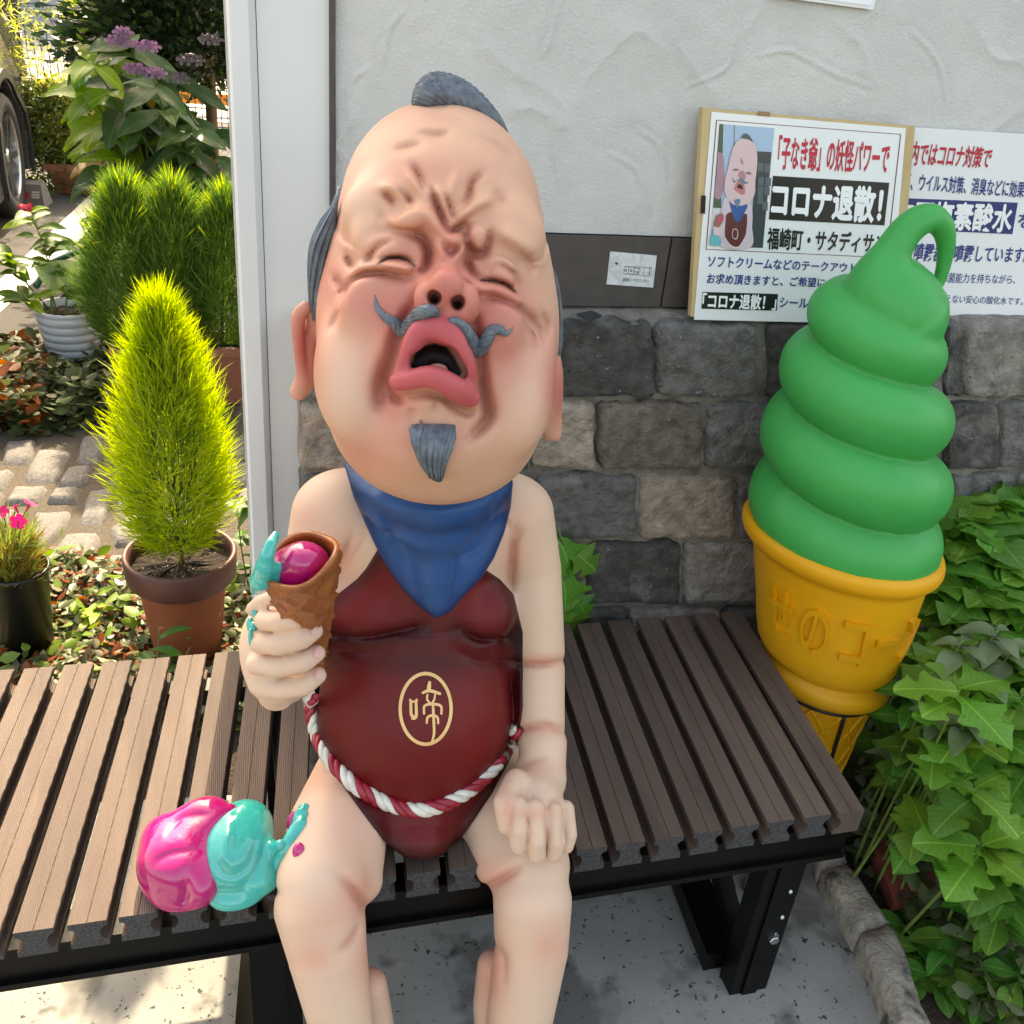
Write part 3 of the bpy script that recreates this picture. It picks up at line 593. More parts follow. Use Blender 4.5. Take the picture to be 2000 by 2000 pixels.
# ears
def ear(px_list, y, k=.01):
    P = np.array([ony(a, b_, y) for a, b_, r in px_list]); HF.cap(spline(P, 18), spline(np.array([[r*.5e-3] for *_, r in px_list]), 18)[:, 0], k)
ear([(596,600,13),(582,620,15),(583,670,12),(588,720,12),(590,745,17),(583,765,19)], .995, .006)
ear([(612,615,12),(608,670,10),(606,730,12),(600,750,16)], 1.0, .006); HF.ell(ony(603,680,1.012), (.014, .012, .042), .006)
ear([(1082,690,12),(1088,740,10),(1090,800,10),(1086,840,14),(1084,850,15)], 1.0, .006)
HF.ell(ony(1066,765,1.0), (.018, .022, .050), .008); HF.ell(ony(1074,800,1.005), (.010, .014, .040), .006)
V, Q = HF.mesh(); px, py = proj(V)
base = np.array(S((212,166,140))[:3]); C_ = np.tile(base, (len(V), 1))
def blend(C, col, w): w = np.clip(w, 0, 1)[:, None]; return C*(1-w)+np.array(S(col)[:3])*w
def spot(cx, cy, rx, ry): return np.exp(-(((px-cx)/rx)**2+((py-cy)/ry)**2))
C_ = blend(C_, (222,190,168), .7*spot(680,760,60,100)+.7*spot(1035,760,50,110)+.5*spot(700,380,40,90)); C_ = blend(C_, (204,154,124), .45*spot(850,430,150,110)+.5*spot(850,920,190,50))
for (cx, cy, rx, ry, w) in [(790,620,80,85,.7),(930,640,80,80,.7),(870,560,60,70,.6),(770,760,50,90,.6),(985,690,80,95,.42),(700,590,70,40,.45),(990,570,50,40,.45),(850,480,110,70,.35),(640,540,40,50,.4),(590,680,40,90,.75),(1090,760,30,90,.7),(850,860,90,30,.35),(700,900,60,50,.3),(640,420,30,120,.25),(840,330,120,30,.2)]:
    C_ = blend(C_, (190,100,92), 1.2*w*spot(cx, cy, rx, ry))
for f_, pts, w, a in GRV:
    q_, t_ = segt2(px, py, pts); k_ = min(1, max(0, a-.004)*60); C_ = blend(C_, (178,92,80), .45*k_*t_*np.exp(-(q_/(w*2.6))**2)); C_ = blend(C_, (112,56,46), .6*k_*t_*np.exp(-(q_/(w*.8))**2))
GRV.clear()
lipd = np.minimum(*[(lambda PR: np.min(np.linalg.norm(V[:, None, :]-spline(np.hstack([PR[0], PR[1][:, None]]), 30)[None, :, :3], axis=2)-spline(np.hstack([PR[0], PR[1][:, None]]), 30)[None, :, 3], axis=1))(LIPS[k]) for k in 'ul'])
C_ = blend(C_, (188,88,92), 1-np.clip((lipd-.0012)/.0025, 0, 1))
dc = np.abs((V-c) @ d)*0+((V-c) @ d); rad = np.linalg.norm((V-c)-np.outer((V-c) @ d, d), axis=1)
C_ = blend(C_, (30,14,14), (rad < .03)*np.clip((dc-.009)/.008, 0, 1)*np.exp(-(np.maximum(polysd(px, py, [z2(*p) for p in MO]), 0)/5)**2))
for p in ((993,1560), (1138,1592)): a_, b_ = z1(*p); C_ = blend(C_, (40,20,18), 1.2*np.exp(-((np.hypot((px-a_)/10.5, (py-b_)/13))**4)))
for e in EYE: C_ = blend(C_, (56,30,24), 1.0*np.exp(-(segd2(px, py, [z1(*p) for p in e])/2.9)**2))
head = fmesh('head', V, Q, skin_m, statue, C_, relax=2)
print('head', len(V))
# ---- body: torso, arms, hands, thighs and shins as one skin
BF = Field((-.03, .58, .0), (.44, 1.22, .95), .0029)
def B(p, y): return ony(p[0], p[1], y)
def bcap(f, L, k): f.cap(np.array([B(q[:2], q[2]) for q in L]), [q[3]*depth(B(q[:2], q[2]))/F_PX for q in L], k)
BF.ell(B((812,1395), 1.0), (.128, .118, .132), 0); BF.ell(B((812,1190), 1.045), (.124, .094, .112), .06); BF.ell(B((815,1040), 1.06), (.120, .074, .064), .05)
BF.cap([B((690,1005), 1.06), B((955,1005), 1.06)], .056, .04)
BF.ell(B((825,1540), 1.0), (.105, .105, .07), .04)
bulge(BF, (705,1190), 75, 62, .010, .015, rot=-12); bulge(BF, (945,1195), 55, 62, .010, .015, rot=12)          # chest folds
# her right / viewer's left arm: upper arm down, forearm towards the viewer
bcap(BF, [(645,1005,1.06,72),(618,1090,1.05,62),(590,1210,1.02,52)], .03)
bcap(BF, [(580,1230,1.01,48),(560,1330,.93,44),(545,1340,.86,40)], .012)
# viewer's right arm hanging to the knee
bcap(BF, [(1010,1005,1.055,72),(1038,1110,1.04,58),(1052,1270,1.0,51)], .03)
bcap(BF, [(1053,1300,.995,50),(1055,1400,.955,48),(1058,1440,.94,46)], .006)
bcap(BF, [(1060,1455,.93,47),(1058,1520,.90,46)], .005)
# thighs and shins
TH = .012
bcap(BF, [(690,1530,1.0,82),(655,1620,.90,92),(632,1715,.835,90)], .03); bcap(BF, [(690,1640,.88,62),(705,1720,.84,42)], .02)
bcap(BF, [(625,1770,.815,88),(640,1860,.785,76),(665,1990,.755,62),(690,2180,.745,52)], .008)
bcap(BF, [(960,1520,1.0,80),(1000,1610,.90,84),(1035,1690,.835,78)], .03); bcap(BF, [(965,1620,.89,56),(972,1690,.845,44)], .02)
bcap(BF, [(1040,1760,.80,77),(1038,1850,.775,72),(1020,1960,.75,66),(990,2160,.74,54)], .008)
bcap(BF, [(722,1925,.80,34),(735,2000,.80,34)], .006); bcap(BF, [(962,1885,.80,30),(958,1960,.79,34),(965,2050,.78,36)], .006)
for a in ((694,2185), (988,2165)):
    A_ = B(a, .742); BF.ell(A_+[0, -.030, -.022], (.036, .070, .030), .025); BF.ell(A_+[0, .012, -.012], (.032, .034, .034), .02)
    for k_ in range(5): BF.ell(A_+[-.028+.014*k_, -.098+.006*abs(k_-1.5), -.034], (.0085 if k_ else .011, .016, .010), .006)
# creases
def bl(pts, w, amp): line(BF, pts, w, amp/2.3)
bl([(1003,1292),(1030,1297),(1070,1297),(1103,1290)], 5, .008); bl([(1000,1432),(1030,1420),(1070,1417),(1103,1432)], 5, .007); bl([(1015,1500),(1045,1485),(1075,1480)], 5, .005)
bl([(655,1702),(690,1740),(712,1768),(700,1780)], 7, .010); bl([(660,1860),(685,1835),(705,1800)], 6, .007); bl([(940,1735),(970,1722),(1000,1705),(1020,1685)], 6, .010); bl([(530,1735),(545,1750)], 5, .005)
bl([(690,1045),(672,1085),(650,1120)], 6, .007); bl([(715,1050),(690,1085),(665,1125)], 5, .003); bl([(1008,1020),(1003,1060),(1000,1110),(998,1150)], 6, .010); bl([(985,1010),(1000,1040)], 5, .004); bl([(1025,1030),(1008,1055)], 5, .004)
bl([(640,1240),(720,1244),(800,1228),(830,1222)], 6, .010); bl([(985,1245),(940,1248),(900,1230)], 6, .010); bl([(650,1270),(720,1272),(770,1260)], 8, .004); bl([(990,1290),(940,1292),(890,1270)], 7, .005)
bl([(965,1840),(985,1870),(985,1930)], 5, .005)
TF = BF.F.copy()                      # kept for the cloth that lies on the body
# fist round the cone
FG = [[(515,1212,.800,19),(545,1214,.785,21.5),(580,1208,.775,22),(597,1196,.775,18)], [(505,1255,.80,20),(545,1258,.782,23),(590,1246,.772,22.5),(613,1232,.775,18)],
      [(500,1297,.80,20),(545,1301,.785,23),(595,1290,.775,22),(619,1276,.778,17)], [(505,1338,.805,20),(548,1345,.79,22),(595,1337,.78,21.5),(621,1319,.782,17)]]
BF.ell(B((528,1280), .83), (.030, .035, .052), .012, VRr(8)); bcap(BF, [(540,1350,.83,38),(530,1330,.84,36)], .012)
for k_, g in enumerate(FG): bcap(BF, g, .0035 if k_ else .006)
bcap(BF, [(495,1190,.83,15),(510,1175,.815,14),(535,1165,.80,13)], .008)
# resting hand
bcap(BF, [(1050,1525,.895,50),(1044,1565,.862,56),(1046,1600,.838,54)], .012)
for g in [[(1011,1575,.83,20),(1013,1620,.805,21.5),(1013,1652,.799,18)], [(1046,1580,.822,20),(1049,1640,.796,22),(1048,1668,.792,19)], [(1080,1585,.826,20),(1084,1642,.801,21.5),(1081,1666,.797,18)], [(1105,1580,.842,17),(1110,1630,.817,17.5),(1106,1652,.811,15)]]: bcap(BF, g, .003)
bcap(BF, [(1008,1525,.872,24),(986,1568,.84,23),(988,1612,.822,18)], .008)
for q in ([(1030,1590),(1031,1630),(1031,1660)], [(1064,1596),(1067,1635),(1066,1668)], [(1096,1592),(1098,1630),(1096,1655)], [(1003,1560),(998,1600),(1000,1640)]): bl(q, 2.6, .0028)
for p in ((1040,1556), (1070,1574), (1100,1588)): bulge(BF, p, 4, 5, .003, .002, sub=True)

V, Q = BF.mesh(); px, py = proj(V); C_ = np.tile(np.array(S((214,182,158))[:3]), (len(V), 1))
for (cx, cy, rx, ry, w) in [(660,1110,40,60,.5),(1000,1080,30,60,.4),(1000,1000,60,30,.25),(1055,1290,60,14,.5),(1055,1425,60,14,.45),(620,1520,60,40,.35),(700,1745,40,45,.6),(640,1790,60,40,.35),(610,1870,50,40,.45),(960,1710,40,40,.55),(1070,1850,40,50,.45),(730,1880,40,60,.55),(960,1900,40,80,.6),(1040,1590,50,14,.4),(600,1010,40,40,.25),(690,1620,50,90,.25),(1050,1500,60,14,.3),(990,1570,14,40,.45)]:
    C_ = blend(C_, (208,128,108), w*spot(cx, cy, rx, ry))
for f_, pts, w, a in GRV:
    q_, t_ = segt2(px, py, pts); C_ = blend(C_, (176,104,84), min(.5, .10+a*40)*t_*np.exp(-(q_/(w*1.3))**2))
for g in FG:
    a_, b_ = g[-1][0]-2, g[-1][1]; C_ = blend(C_, (206,150,140), .9*np.exp(-((np.hypot((px-a_)/9, (py-b_)/11))**4)))
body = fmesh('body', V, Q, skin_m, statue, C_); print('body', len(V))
# finger nails
nail_m = M('painted_nail', S((214,164,152)), rough=.3)
for g in FG:
    x, y, yy, r = g[-1]; c = BF.surf([(x+1, y-2)])[0]; d = (c-CAM)/np.linalg.norm(c-CAM); m = depth(c)/F_PX; VV = []; FF = []
    RR = VRr(-35); n = 12
    VV.append(c-d*.0014)
    for i in range(n): t = 2*math.pi*i/n; q = (x+1+math.cos(t)*6.5+math.sin(t)*2.5, y-2-math.sin(t)*9.5+math.cos(t)*2); VV.append(BF.surf([q])[0]-d*.0007)
    FF = [(0, i+1, (i+1) % n+1) for i in range(n)]; mk('nail', VV, FF, nail_m, statue, True)
# ---- cloth: shells taken from the body field
def shell(name, src, off, poly, mat, yb, parent=statue, colors=None, extra=None, soft=3.0):
    f = Field.__new__(Field); f.lo, f.h, f.n, f.ax = BF.lo, BF.h, BF.n, BF.ax; f.F = src-off
    if extra: extra(f)
    P = np.stack(np.meshgrid(*f.ax, indexing='ij'), -1); sel = (f.F < .012) & (P[..., 1] < yb+.02); pp = P[sel]; a, b_ = proj(pp)
    dm = polysd(a, b_, poly)*((pp-CAM) @ (RM @ [0, 0, 1]))/F_PX; G = np.full(f.F.shape, .05, np.float32); fv = f.F[sel]; k = .004
    t = np.maximum(k-np.abs(fv-dm), 0)/k; G[sel] = np.maximum(np.maximum(fv, dm)+t*t*k*.25, pp[:, 1]-yb); f.F = G.astype(np.float32)
    return f
APR = [z3(*p) for p in [(800,460),(740,560),(690,620),(600,690),(535,745),(470,900),(440,1200),(452,1400),(500,1520),(560,1600)]]+[z4(*p) for p in [(600,340),(700,480),(830,650),(935,735),(1050,752),(1165,722),(1250,620),(1400,400),(1470,270),(1530,150)]]+[z3(*p) for p in [(1560,1300),(1560,900),(1512,700),(1440,620),(1350,560),(1100,380)]]
def apron_extra(f):
    f.cap([B((825,1560), .93), B((828,1640), .872)], [.055, .030], .05)
af = shell('apron', TF, .0035, APR, None, 1.06, extra=apron_extra)
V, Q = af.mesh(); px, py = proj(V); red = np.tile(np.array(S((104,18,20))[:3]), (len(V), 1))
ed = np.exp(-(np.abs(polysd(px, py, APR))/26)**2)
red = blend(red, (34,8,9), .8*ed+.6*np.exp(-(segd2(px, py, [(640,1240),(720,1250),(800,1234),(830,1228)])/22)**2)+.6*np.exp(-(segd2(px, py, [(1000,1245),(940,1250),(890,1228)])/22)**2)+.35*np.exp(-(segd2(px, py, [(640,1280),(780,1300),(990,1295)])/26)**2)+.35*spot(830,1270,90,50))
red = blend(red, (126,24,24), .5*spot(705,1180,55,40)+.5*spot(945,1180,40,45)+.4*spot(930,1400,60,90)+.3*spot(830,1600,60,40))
apron_m = M('painted_red', (1, 1, 1, 1), S((240,236,236)), rough=.45, scale=14, attr='paint', spec=.26, rvar=.1, spots=[(240,.78,.02,S((170,120,110)))])
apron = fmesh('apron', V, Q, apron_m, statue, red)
# bandana
BAN = [(672,905),(700,880),(980,915),(1002,940),(998,990),(985,1040),(965,1090),(940,1130),(905,1165),(880,1195),(853,1208),(825,1190),(790,1155),(760,1115),(735,1070),(712,1020),(690,970)]
def ban_extra(f):
    f.cap([B((680,935), 1.03), B((760,985), .965), (B((850,1000), .945)), B((930,985), .965), B((995,945), 1.03)], [.020, .026, .028, .026, .018], .03)
    f.cap([B((850,1010), .955), B((852,1120), .945), B((853,1195), .945)], [.04, .02, .006], .04)
    for pts, w, a in [([(700,960),(760,1015),(840,1040),(930,1025),(985,975)], 14, .007), ([(690,950),(760,985),(850,1000),(940,985),(992,950)], 10, -.005), ([(740,1060),(830,1100),(910,1085),(960,1050)], 16, .003), ([(720,1010),(780,1050),(850,1070)], 12, -.003), ([(870,1090),(930,1070),(975,1010)], 9, .003), ([(960,1000),(975,960),(985,935)], 6, .005)]: line(f, pts, w, a/2.4)
bf = shell('bandana', TF, .010, BAN, None, 1.09, extra=ban_extra)
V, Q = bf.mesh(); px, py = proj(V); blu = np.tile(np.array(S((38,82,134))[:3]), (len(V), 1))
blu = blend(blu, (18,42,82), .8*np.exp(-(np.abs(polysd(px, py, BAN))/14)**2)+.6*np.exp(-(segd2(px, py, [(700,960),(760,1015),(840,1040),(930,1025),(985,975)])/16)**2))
ban_m = M('painted_blue', (1, 1, 1, 1), S((238,240,242)), rough=.45, scale=12, attr='paint', spec=.25, rvar=.08)
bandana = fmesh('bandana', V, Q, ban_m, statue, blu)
# ---- rope belt of two colours
RB = [z3(*p) for p in [(448,1240),(456,1320),(474,1410),(508,1500),(570,1590),(640,1665),(720,1730),(850,1795),(1000,1832),(1140,1802),(1280,1725),(1400,1615),(1480,1505),(1530,1400)]]
P = spline(af.surf(spline(RB, 40)), 160); Tn, U, Bn = frames(P); L = np.concatenate([[0], np.cumsum(np.linalg.norm(np.diff(P, axis=0), axis=1))])
rope_r = M('painted_rope_red', S((168,34,52)), S((132,22,38)), rough=.35, scale=60); rope_w = M('painted_rope_white', S((226,222,208)), S((190,184,168)), rough=.35, scale=60)
vd = np.array([(p-CAM)/np.linalg.norm(p-CAM) for p in P])
for s_ in range(4):
    ph = L/.052*2*math.pi+s_*math.pi/2; rr = .0052
    Pc = P-vd*.003+(U*np.cos(ph)[:, None]+Bn*np.sin(ph)[:, None])*rr
    b = MB(); b.tube(Pc, .0049, 10); b.build('rope_strand', rope_r if s_ < 2 else rope_w, statue, True)
# ---- crest on the belly: ring and character
gold = M('painted_gold', S((236,190,128)), S((216,168,106)), rough=.4, scale=30)
def onbelly(pts, lift=.0012):
    P = af.surf(pts); return P-np.array([(p-CAM)/np.linalg.norm(p-CAM) for p in P])*lift
cx, cy = z3(1050,1300); n = 64; pts = []
for rr in (0, 1):
    for i in range(n): t = 2*math.pi*i/n; pts.append((cx+(53.0-rr*6.5)*math.cos(t), cy+(72.5-rr*7)*math.sin(t)))
V = onbelly(pts); mk('crest_ring', V, [(i, n+i, n+(i+1) % n, (i+1) % n) for i in range(n)], gold, statue)
KAN = [[(965,1250,9),(972,1262,12),(975,1330,13),(995,1345,14)], [(1008,1250,9),(1000,1262,12),(1000,1340,13),(975,1350,13)], [(975,1262,9),(1000,1262,9)],
       [(1072,1155,10),(1068,1185,17),(1066,1210,14)], [(1030,1218,10),(1070,1205,14),(1130,1222,12)], [(1060,1222,8),(1058,1250,9),(1075,1272,9)], [(1100,1222,8),(1095,1250,9),(1083,1272,9)],
       [(1042,1330,9),(1044,1285,11),(1085,1275,12),(1130,1285,11),(1132,1330,9)], [(1056,1378,8),(1060,1345,11),(1085,1335,12),(1112,1345,11),(1116,1380,8)], [(1088,1272,10),(1092,1350,12),(1094,1430,11),(1082,1475,8)]]
b = MB()
for s_ in KAN:
    q = spline([(*z3(x, y), w*.37267) for x, y, w in s_], 14); t = np.gradient(q[:, :2], axis=0); nn = np.stack([-t[:, 1], t[:, 0]], 1)/np.linalg.norm(t, axis=1)[:, None]
    a1 = onbelly(q[:, :2]+nn*q[:, 2:3]*.62, .0014); a2 = onbelly(q[:, :2]-nn*q[:, 2:3]*.62, .0014); k = len(q)
    b.add(list(a1)+list(a2), [(i, i+1, k+i+1, k+i) for i in range(k-1)])
b.build('crest_character', gold, statue)
# ---- carved hair, moustache and goatee
hair_m = M('painted_hair', S((120,132,140)), S((54,62,70)), rough=.38, scale=70, contrast=.8, spec=.5)
def loft(P, a, b, n=48, ridges=9, depth_=.12, twist=0., side=None, ph0=0., seg=60):
    """a carved lock: elliptical section a x b swept along P with twisted grooves"""
    Q = spline(np.hstack([np.asarray(P, float), np.asarray(a, float)[:, None], np.asarray(b, float)[:, None]]), seg); P = Q[:, :3]; T, U, W_ = frames(P)
    V = []
    for i in range(seg):
        t = i/(seg-1); v = (P[i]-CAM)/np.linalg.norm(P[i]-CAM); w = v-T[i]*(v @ T[i]); w /= np.linalg.norm(w); u = np.cross(T[i], w)
        for j in range(n):
            th = 2*math.pi*j/n; g = abs(math.sin(ridges*.5*(th+twist*t*2*math.pi)+ph0+.6*math.sin(5*t+3*th)))**.7; g2 = math.sin(ridges*1.7*(th+twist*t*6.28)+2*t)
            r = 1-depth_+depth_*g*1.0+depth_*.25*g2; V.append(P[i]+r*(u*math.cos(th)*max(Q[i, 3], 1e-4)+w*math.sin(th)*max(Q[i, 4], 1e-4)))
    Fc = [(i*n+j, i*n+(j+1) % n, (i+1)*n+(j+1) % n, (i+1)*n+j) for i in range(seg-1) for j in range(n)]+[tuple(range(n))[::-1], tuple(range((seg-1)*n, seg*n))]
    return V, Fc
def onhead(L, zz, lift=.5):
    """path of (x, y, r) in zoom units on the head surface; returns points and radii in metres"""
    P = []; R0 = []
    for x, y, r in L:
        c = HF.surf([zz(x, y)])[0]; d = (c-CAM)/np.linalg.norm(c-CAM); m = depth(c)/F_PX*.31056*r; P.append(c-d*m*lift); R0.append(m)
    return np.array(P), np.array(R0)
for L in ([(617,240,2),(632,320,13),(680,380,22),(735,415,29),(790,468,36),(845,425,38),(905,362,38),(970,345,36),(1022,372,14)], [(1085,402,12),(1150,428,34),(1205,500,38),(1260,590,40),(1310,545,36),(1350,475,32),(1400,462,26),(1445,488,15),(1492,448,2)]):
    P, r = onhead([(x, y, q*1.22) for x, y, q in L], z2); mk('moustache', *loft(P, r, r*.95, ridges=8, depth_=.22, twist=2.2, seg=90, n=56), hair_m, statue, True)
P, r = onhead([(985,1062,135),(985,1120,140),(985,1200,125),(990,1290,88),(1005,1360,48),(1030,1398,10)], z2, 0); r2 = np.array([.003,.010,.015,.015,.011,.003]); vv = np.array([(p-CAM)/np.linalg.norm(p-CAM) for p in P])
mk('goatee', *loft(P-vv*(r2*.5)[:, None], r, r2, ridges=20, depth_=.2, twist=.14, seg=60, n=150), hair_m, statue, True)
b = MB()
for i in range(30):
    u = i/29; x0 = 832+u*298; y0 = 1090-46*math.exp(-((x0-905)/30)**2)+rnd.uniform(-22, 18)+18*u; x1 = 985+(u-.5)*70+rnd.uniform(-12, 12); y1 = 1330+rnd.uniform(-30, 70)
    Lp = [(x0,y0,2),(x0*.8+x1*.2,y0+75,9),(x0*.35+x1*.65,(y0+y1)/2+40,12),(x1,y1,3)]; P, r = onhead(Lp, z2, .3); v = (P[1]-CAM)/np.linalg.norm(P[1]-CAM)
    P = P-v*np.array([.001,.012,.0155,.010])[:, None]; Q4 = spline(np.hstack([P, r[:, None]]), 12); b.tube(Q4[:, :3], Q4[:, 3], 6)
b.build('goatee', hair_m, statue, True)
def path(L, zz, y): return np.array([ony(*zz(x, yy), y+(L_[0] if L_ else 0)) for x, yy, r, *L_ in L]), np.array([r*.31056*.53e-3 for x, yy, r, *_ in L])
P, r = path([(850,305,4),(905,264,36),(985,238,54),(1090,256,60),(1190,306,53),(1300,380,43),(1390,444,26),(1452,494,3)], z1, 1.03); P = P-[0, 0, .003]
mk('topknot', *loft(P, r, r*1.25, ridges=11, depth_=.26, twist=.4, seg=80, n=120), hair_m, statue, True)
for i in range(7):       # loose carved locks lying over the topknot
    u = i/6-.5; P2 = P+np.array([0, -.018*math.cos(u*2.2), .019*u+.001])*np.array([[0.2],[.8],[1],[1],[1],[.8],[.5],[.1]]); mk('topknot_lock', *loft(P2[:8], np.array([.001,.007,.0095,.0095,.009,.007,.004,.001]), np.array([.001,.006,.008,.008,.008,.006,.004,.001]), ridges=7, depth_=.25, twist=1.2+.3*i, seg=60, n=40, ph0=i), hair_m, statue, True)
for L, y in (([(385,930,6),(325,1080,52),(282,1230,70),(262,1400,66),(255,1560,54),(258,1690,38),(275,1765,8)], 1.0), ([(402,1500,3),(345,1585,26),(302,1655,32),(274,1742,8)], .985), ([(1722,1330,4),(1750,1450,22),(1764,1600,32),(1772,1750,34),(1766,1888,30),(1748,2000,6)], 1.0)):
    P, r = path(L, z1, y); mk('side_hair', *loft(P, r, r*1.6, ridges=13, depth_=.22, twist=.25, seg=70, n=100), hair_m, statue, True)
# hair round the back of the head
f = Field.__new__(Field); f.h = HF.h*2; f.lo = HF.lo; f.F = HF.F[::2, ::2, ::2].copy(); f.n = np.array(f.F.shape); f.ax = [HF.lo[i]+f.h*np.arange(f.n[i]) for i in range(3)]
X, Y, Z = np.meshgrid(*f.ax, indexing='ij'); gr = .0014*np.sin(X*620+6*np.sin(Z*26))
f.F = np.maximum(np.maximum(f.F-.007+gr, np.where(Z > 1.13, 1.012, 1.034)-Y+.55*np.maximum(0, Z-1.13)), np.maximum(Z-1.215, .99-Z)).astype(np.float32); V, Q = f.mesh(); fmesh('back_hair', V, Q, hair_m, statue)
# ------------------------------------------------------------------ the cone in its fist
waf = M('waffle', S((166,96,44)), S((122,64,26)), rough=.36, scale=40, contrast=1.1, spec=.45, rvar=.1); pink = M('gloss_pink', S((196,14,108)), S((160,8,88)), rough=.14, scale=9, coat=.6, bump=.25, bscale=26, dist=.01); teal = M('gloss_teal', S((20,182,168)), S((8,150,140)), rough=.14, scale=9, coat=.6, bump=.25, bscale=26, dist=.01)
ice = thing('ice_cream_cone', ony(590,1270,.80), 'waffle cone with melting pink and turquoise ice cream in the statue fist', 'ice cream')
A0 = ony(584, 1092, .745); A1 = ony(622, 1300, .855); ax = _n(A1-A0); e1 = _n(np.cross(ax, [0, 1, 0])); e2 = np.cross(ax, e1); H_ = np.linalg.norm(A1-A0)
n, m = 72, 60; V = []; Fc = []
RT = 68*.46e-3
for k in range(2):
    for j in range(m):
        t = j/(m-1)
        for i in range(n):
            th = 2*math.pi*i/n; lipz = (.020*math.sin(th+.9)+.005*math.sin(3*th))*(1-t)**2
            r = RT*(1-t)**.92+.003; g1 = abs(((th*7/(2*math.pi)*1.0+t*5.5) % 1)-.5)*2; g2 = abs(((th*7/(2*math.pi)-t*5.5) % 1)-.5)*2
            r += (.0034*(max(0, g1-.72)+max(0, g2-.72))/.28*(t > .03) if k == 0 else -.0042); r *= 1+.06*math.sin(2*th+1)*(1-t)
            V.append(A0+ax*(H_*t-lipz*1.0)+(e1*math.cos(th)+e2*math.sin(th))*max(r, .001))
for k in range(2):
    for j in range(m-1):
        for i in range(n):
            q = (k*m*n+j*n+i, k*m*n+j*n+(i+1) % n, k*m*n+(j+1)*n+(i+1) % n, k*m*n+(j+1)*n+i); Fc.append(q if k == 0 else q[::-1])
Fc += [(i, m*n+i, m*n+(i+1) % n, (i+1) % n) for i in range(n)]
mk('wafer', V, Fc, waf, ice, True)
G = Field(A0-.07, A0+.07, .0021); G.ell(A0+ax*.022, (.029, .026, .026), 0); G.ell(A0+ax*.006+e1*.004+np.array([0, -.004, .004]), (.018, .018, .016), .01); G.ell(A0+ax*.016+np.array([.012, -.004, .008]), (.012, .012, .012), .006); V, Q = G.mesh(); fmesh('pink_scoop', V, Q, pink, ice)
G = Field(A0-.09, A0+.09, .0021)
TP = [(538,1044,.750,7),(530,1062,.742,11),(522,1085,.738,13),(516,1108,.738,15),(508,1132,.742,16),(497,1152,.746,9)]
G.cap([B(q[:2], q[2]) for q in TP], [q[3]*.5e-3 for q in TP], 0); G.cap([B((520,1112), .738), B((545,1108), .742)], [.008, .005], .006); G.cap([B((508,1135), .742), B((535,1128), .742)], [.008, .007], .006); V, Q = G.mesh(); fmesh('turquoise_drip', V, Q, teal, ice)
# splashes that stick to the statue
def blob(name, pts, mat, k=.004, parent=statue, fld=BF, lift=.2):
    C0 = fld.surf([p[:2] for p in pts]); lo, hi = C0.min(0)-.04, C0.max(0)+.04; G = Field(lo, hi, .0016)
    for c, p in zip(C0, pts): mm = depth(c)/F_PX; G.ell(c, (p[2]*mm, p[4] if len(p) > 4 else .004, p[3]*mm), k, VRr(p[5] if len(p) > 5 else 0))
    V, Q = G.mesh(); return fmesh(name, V, Q, mat, parent)
blob('turquoise_splash', [(500,1196,9,14),(489,1220,8,16),(490,1245,5,20),(497,1225,8,10)], teal)
blob('turquoise_splash', [(594,1580,13,12,.004),(588,1600,16,22,.004),(582,1618,13,20,.004,-30),(576,1628,12,24,.004,-35),(568,1642,11,22,.004,-35),(561,1654,10,22,.004,-30),(554,1666,10,20,.005,-30),(547,1676,10,18,.006,-30),(540,1690,9,20,.006,-10)], teal, .009)
blob('pink_splash', [(573,1602,12,21,.006,-22)], pink); blob('pink_splash', [(583,1662,12.5,17,.006,-8)], pink)
# ------------------------------------------------------------------ fallen scoops on the bench
sc_ = thing('fallen_scoops', onz(400, 1700, BZ), 'glossy pink and turquoise ice cream scoops dropped on the bench slats', 'ice cream')
def Pz(px, py, z): return onz(px, py, z)
G = Field(onz(375,1690,BZ)-np.array([.11,.13,.01]), onz(375,1690,BZ)+np.array([.16,.13,.13]), .0024); c = Pz(365, 1655, BZ+.045)
G.ell(c-[.004, 0, .006], (.048, .058, .039), 0); G.ell(Pz(330,1690,BZ+.03), (.034,.034,.028), .02); G.ell(Pz(318,1640,BZ+.035), (.024,.03,.026), .015); G.ell(Pz(335,1720,BZ+.012), (.030, .030, .016), .02); G.ell(Pz(370,1745,BZ+.010), (.034, .022, .014), .02); G.ell(Pz(405,1600,BZ+.06), (.032, .03, .026), .02); G.cap([Pz(415,1610,BZ+.06), Pz(455,1580,BZ+.075)], [.014,.004], .015); G.ell(Pz(395,1715,BZ+.03), (.022,.03,.024), .015)
for pts in ([(320,1640),(355,1600),(410,1590)], [(300,1690),(330,1670),(390,1660)], [(360,1690),(365,1740),(360,1770)]): G.stroke(spline(G.surf(pts), 14), .0055, .005)
PF = G.F; V, Q = G.mesh(); pm = Field.__new__(Field); fmesh('pink_scoop', V, Q, pink, sc_)
G = Field(onz(460,1690,BZ)-np.array([.10,.13,.01]), onz(460,1690,BZ)+np.array([.16,.13,.13]), .0024)
G.ell(Pz(460,1655,BZ+.040), (.045, .056, .041), 0); G.ell(Pz(485,1610,BZ+.045), (.028,.03,.028), .02); G.ell(Pz(425,1690,BZ+.03), (.022,.03,.024), .015); G.ell(Pz(440,1745,BZ+.010), (.022, .018, .012), .015); G.ell(Pz(505,1700,BZ+.020), (.030,.035,.022), .02); G.cap([Pz(415,1700,BZ+.025), Pz(412,1720,BZ+.018)], [.012,.008], .012); G.ell(Pz(465,1752,BZ+.008), (.024,.016,.010), .015)
G.cap([Pz(520,1665,BZ+.035), ony(548,1650,.86)], [.012,.007], .012)
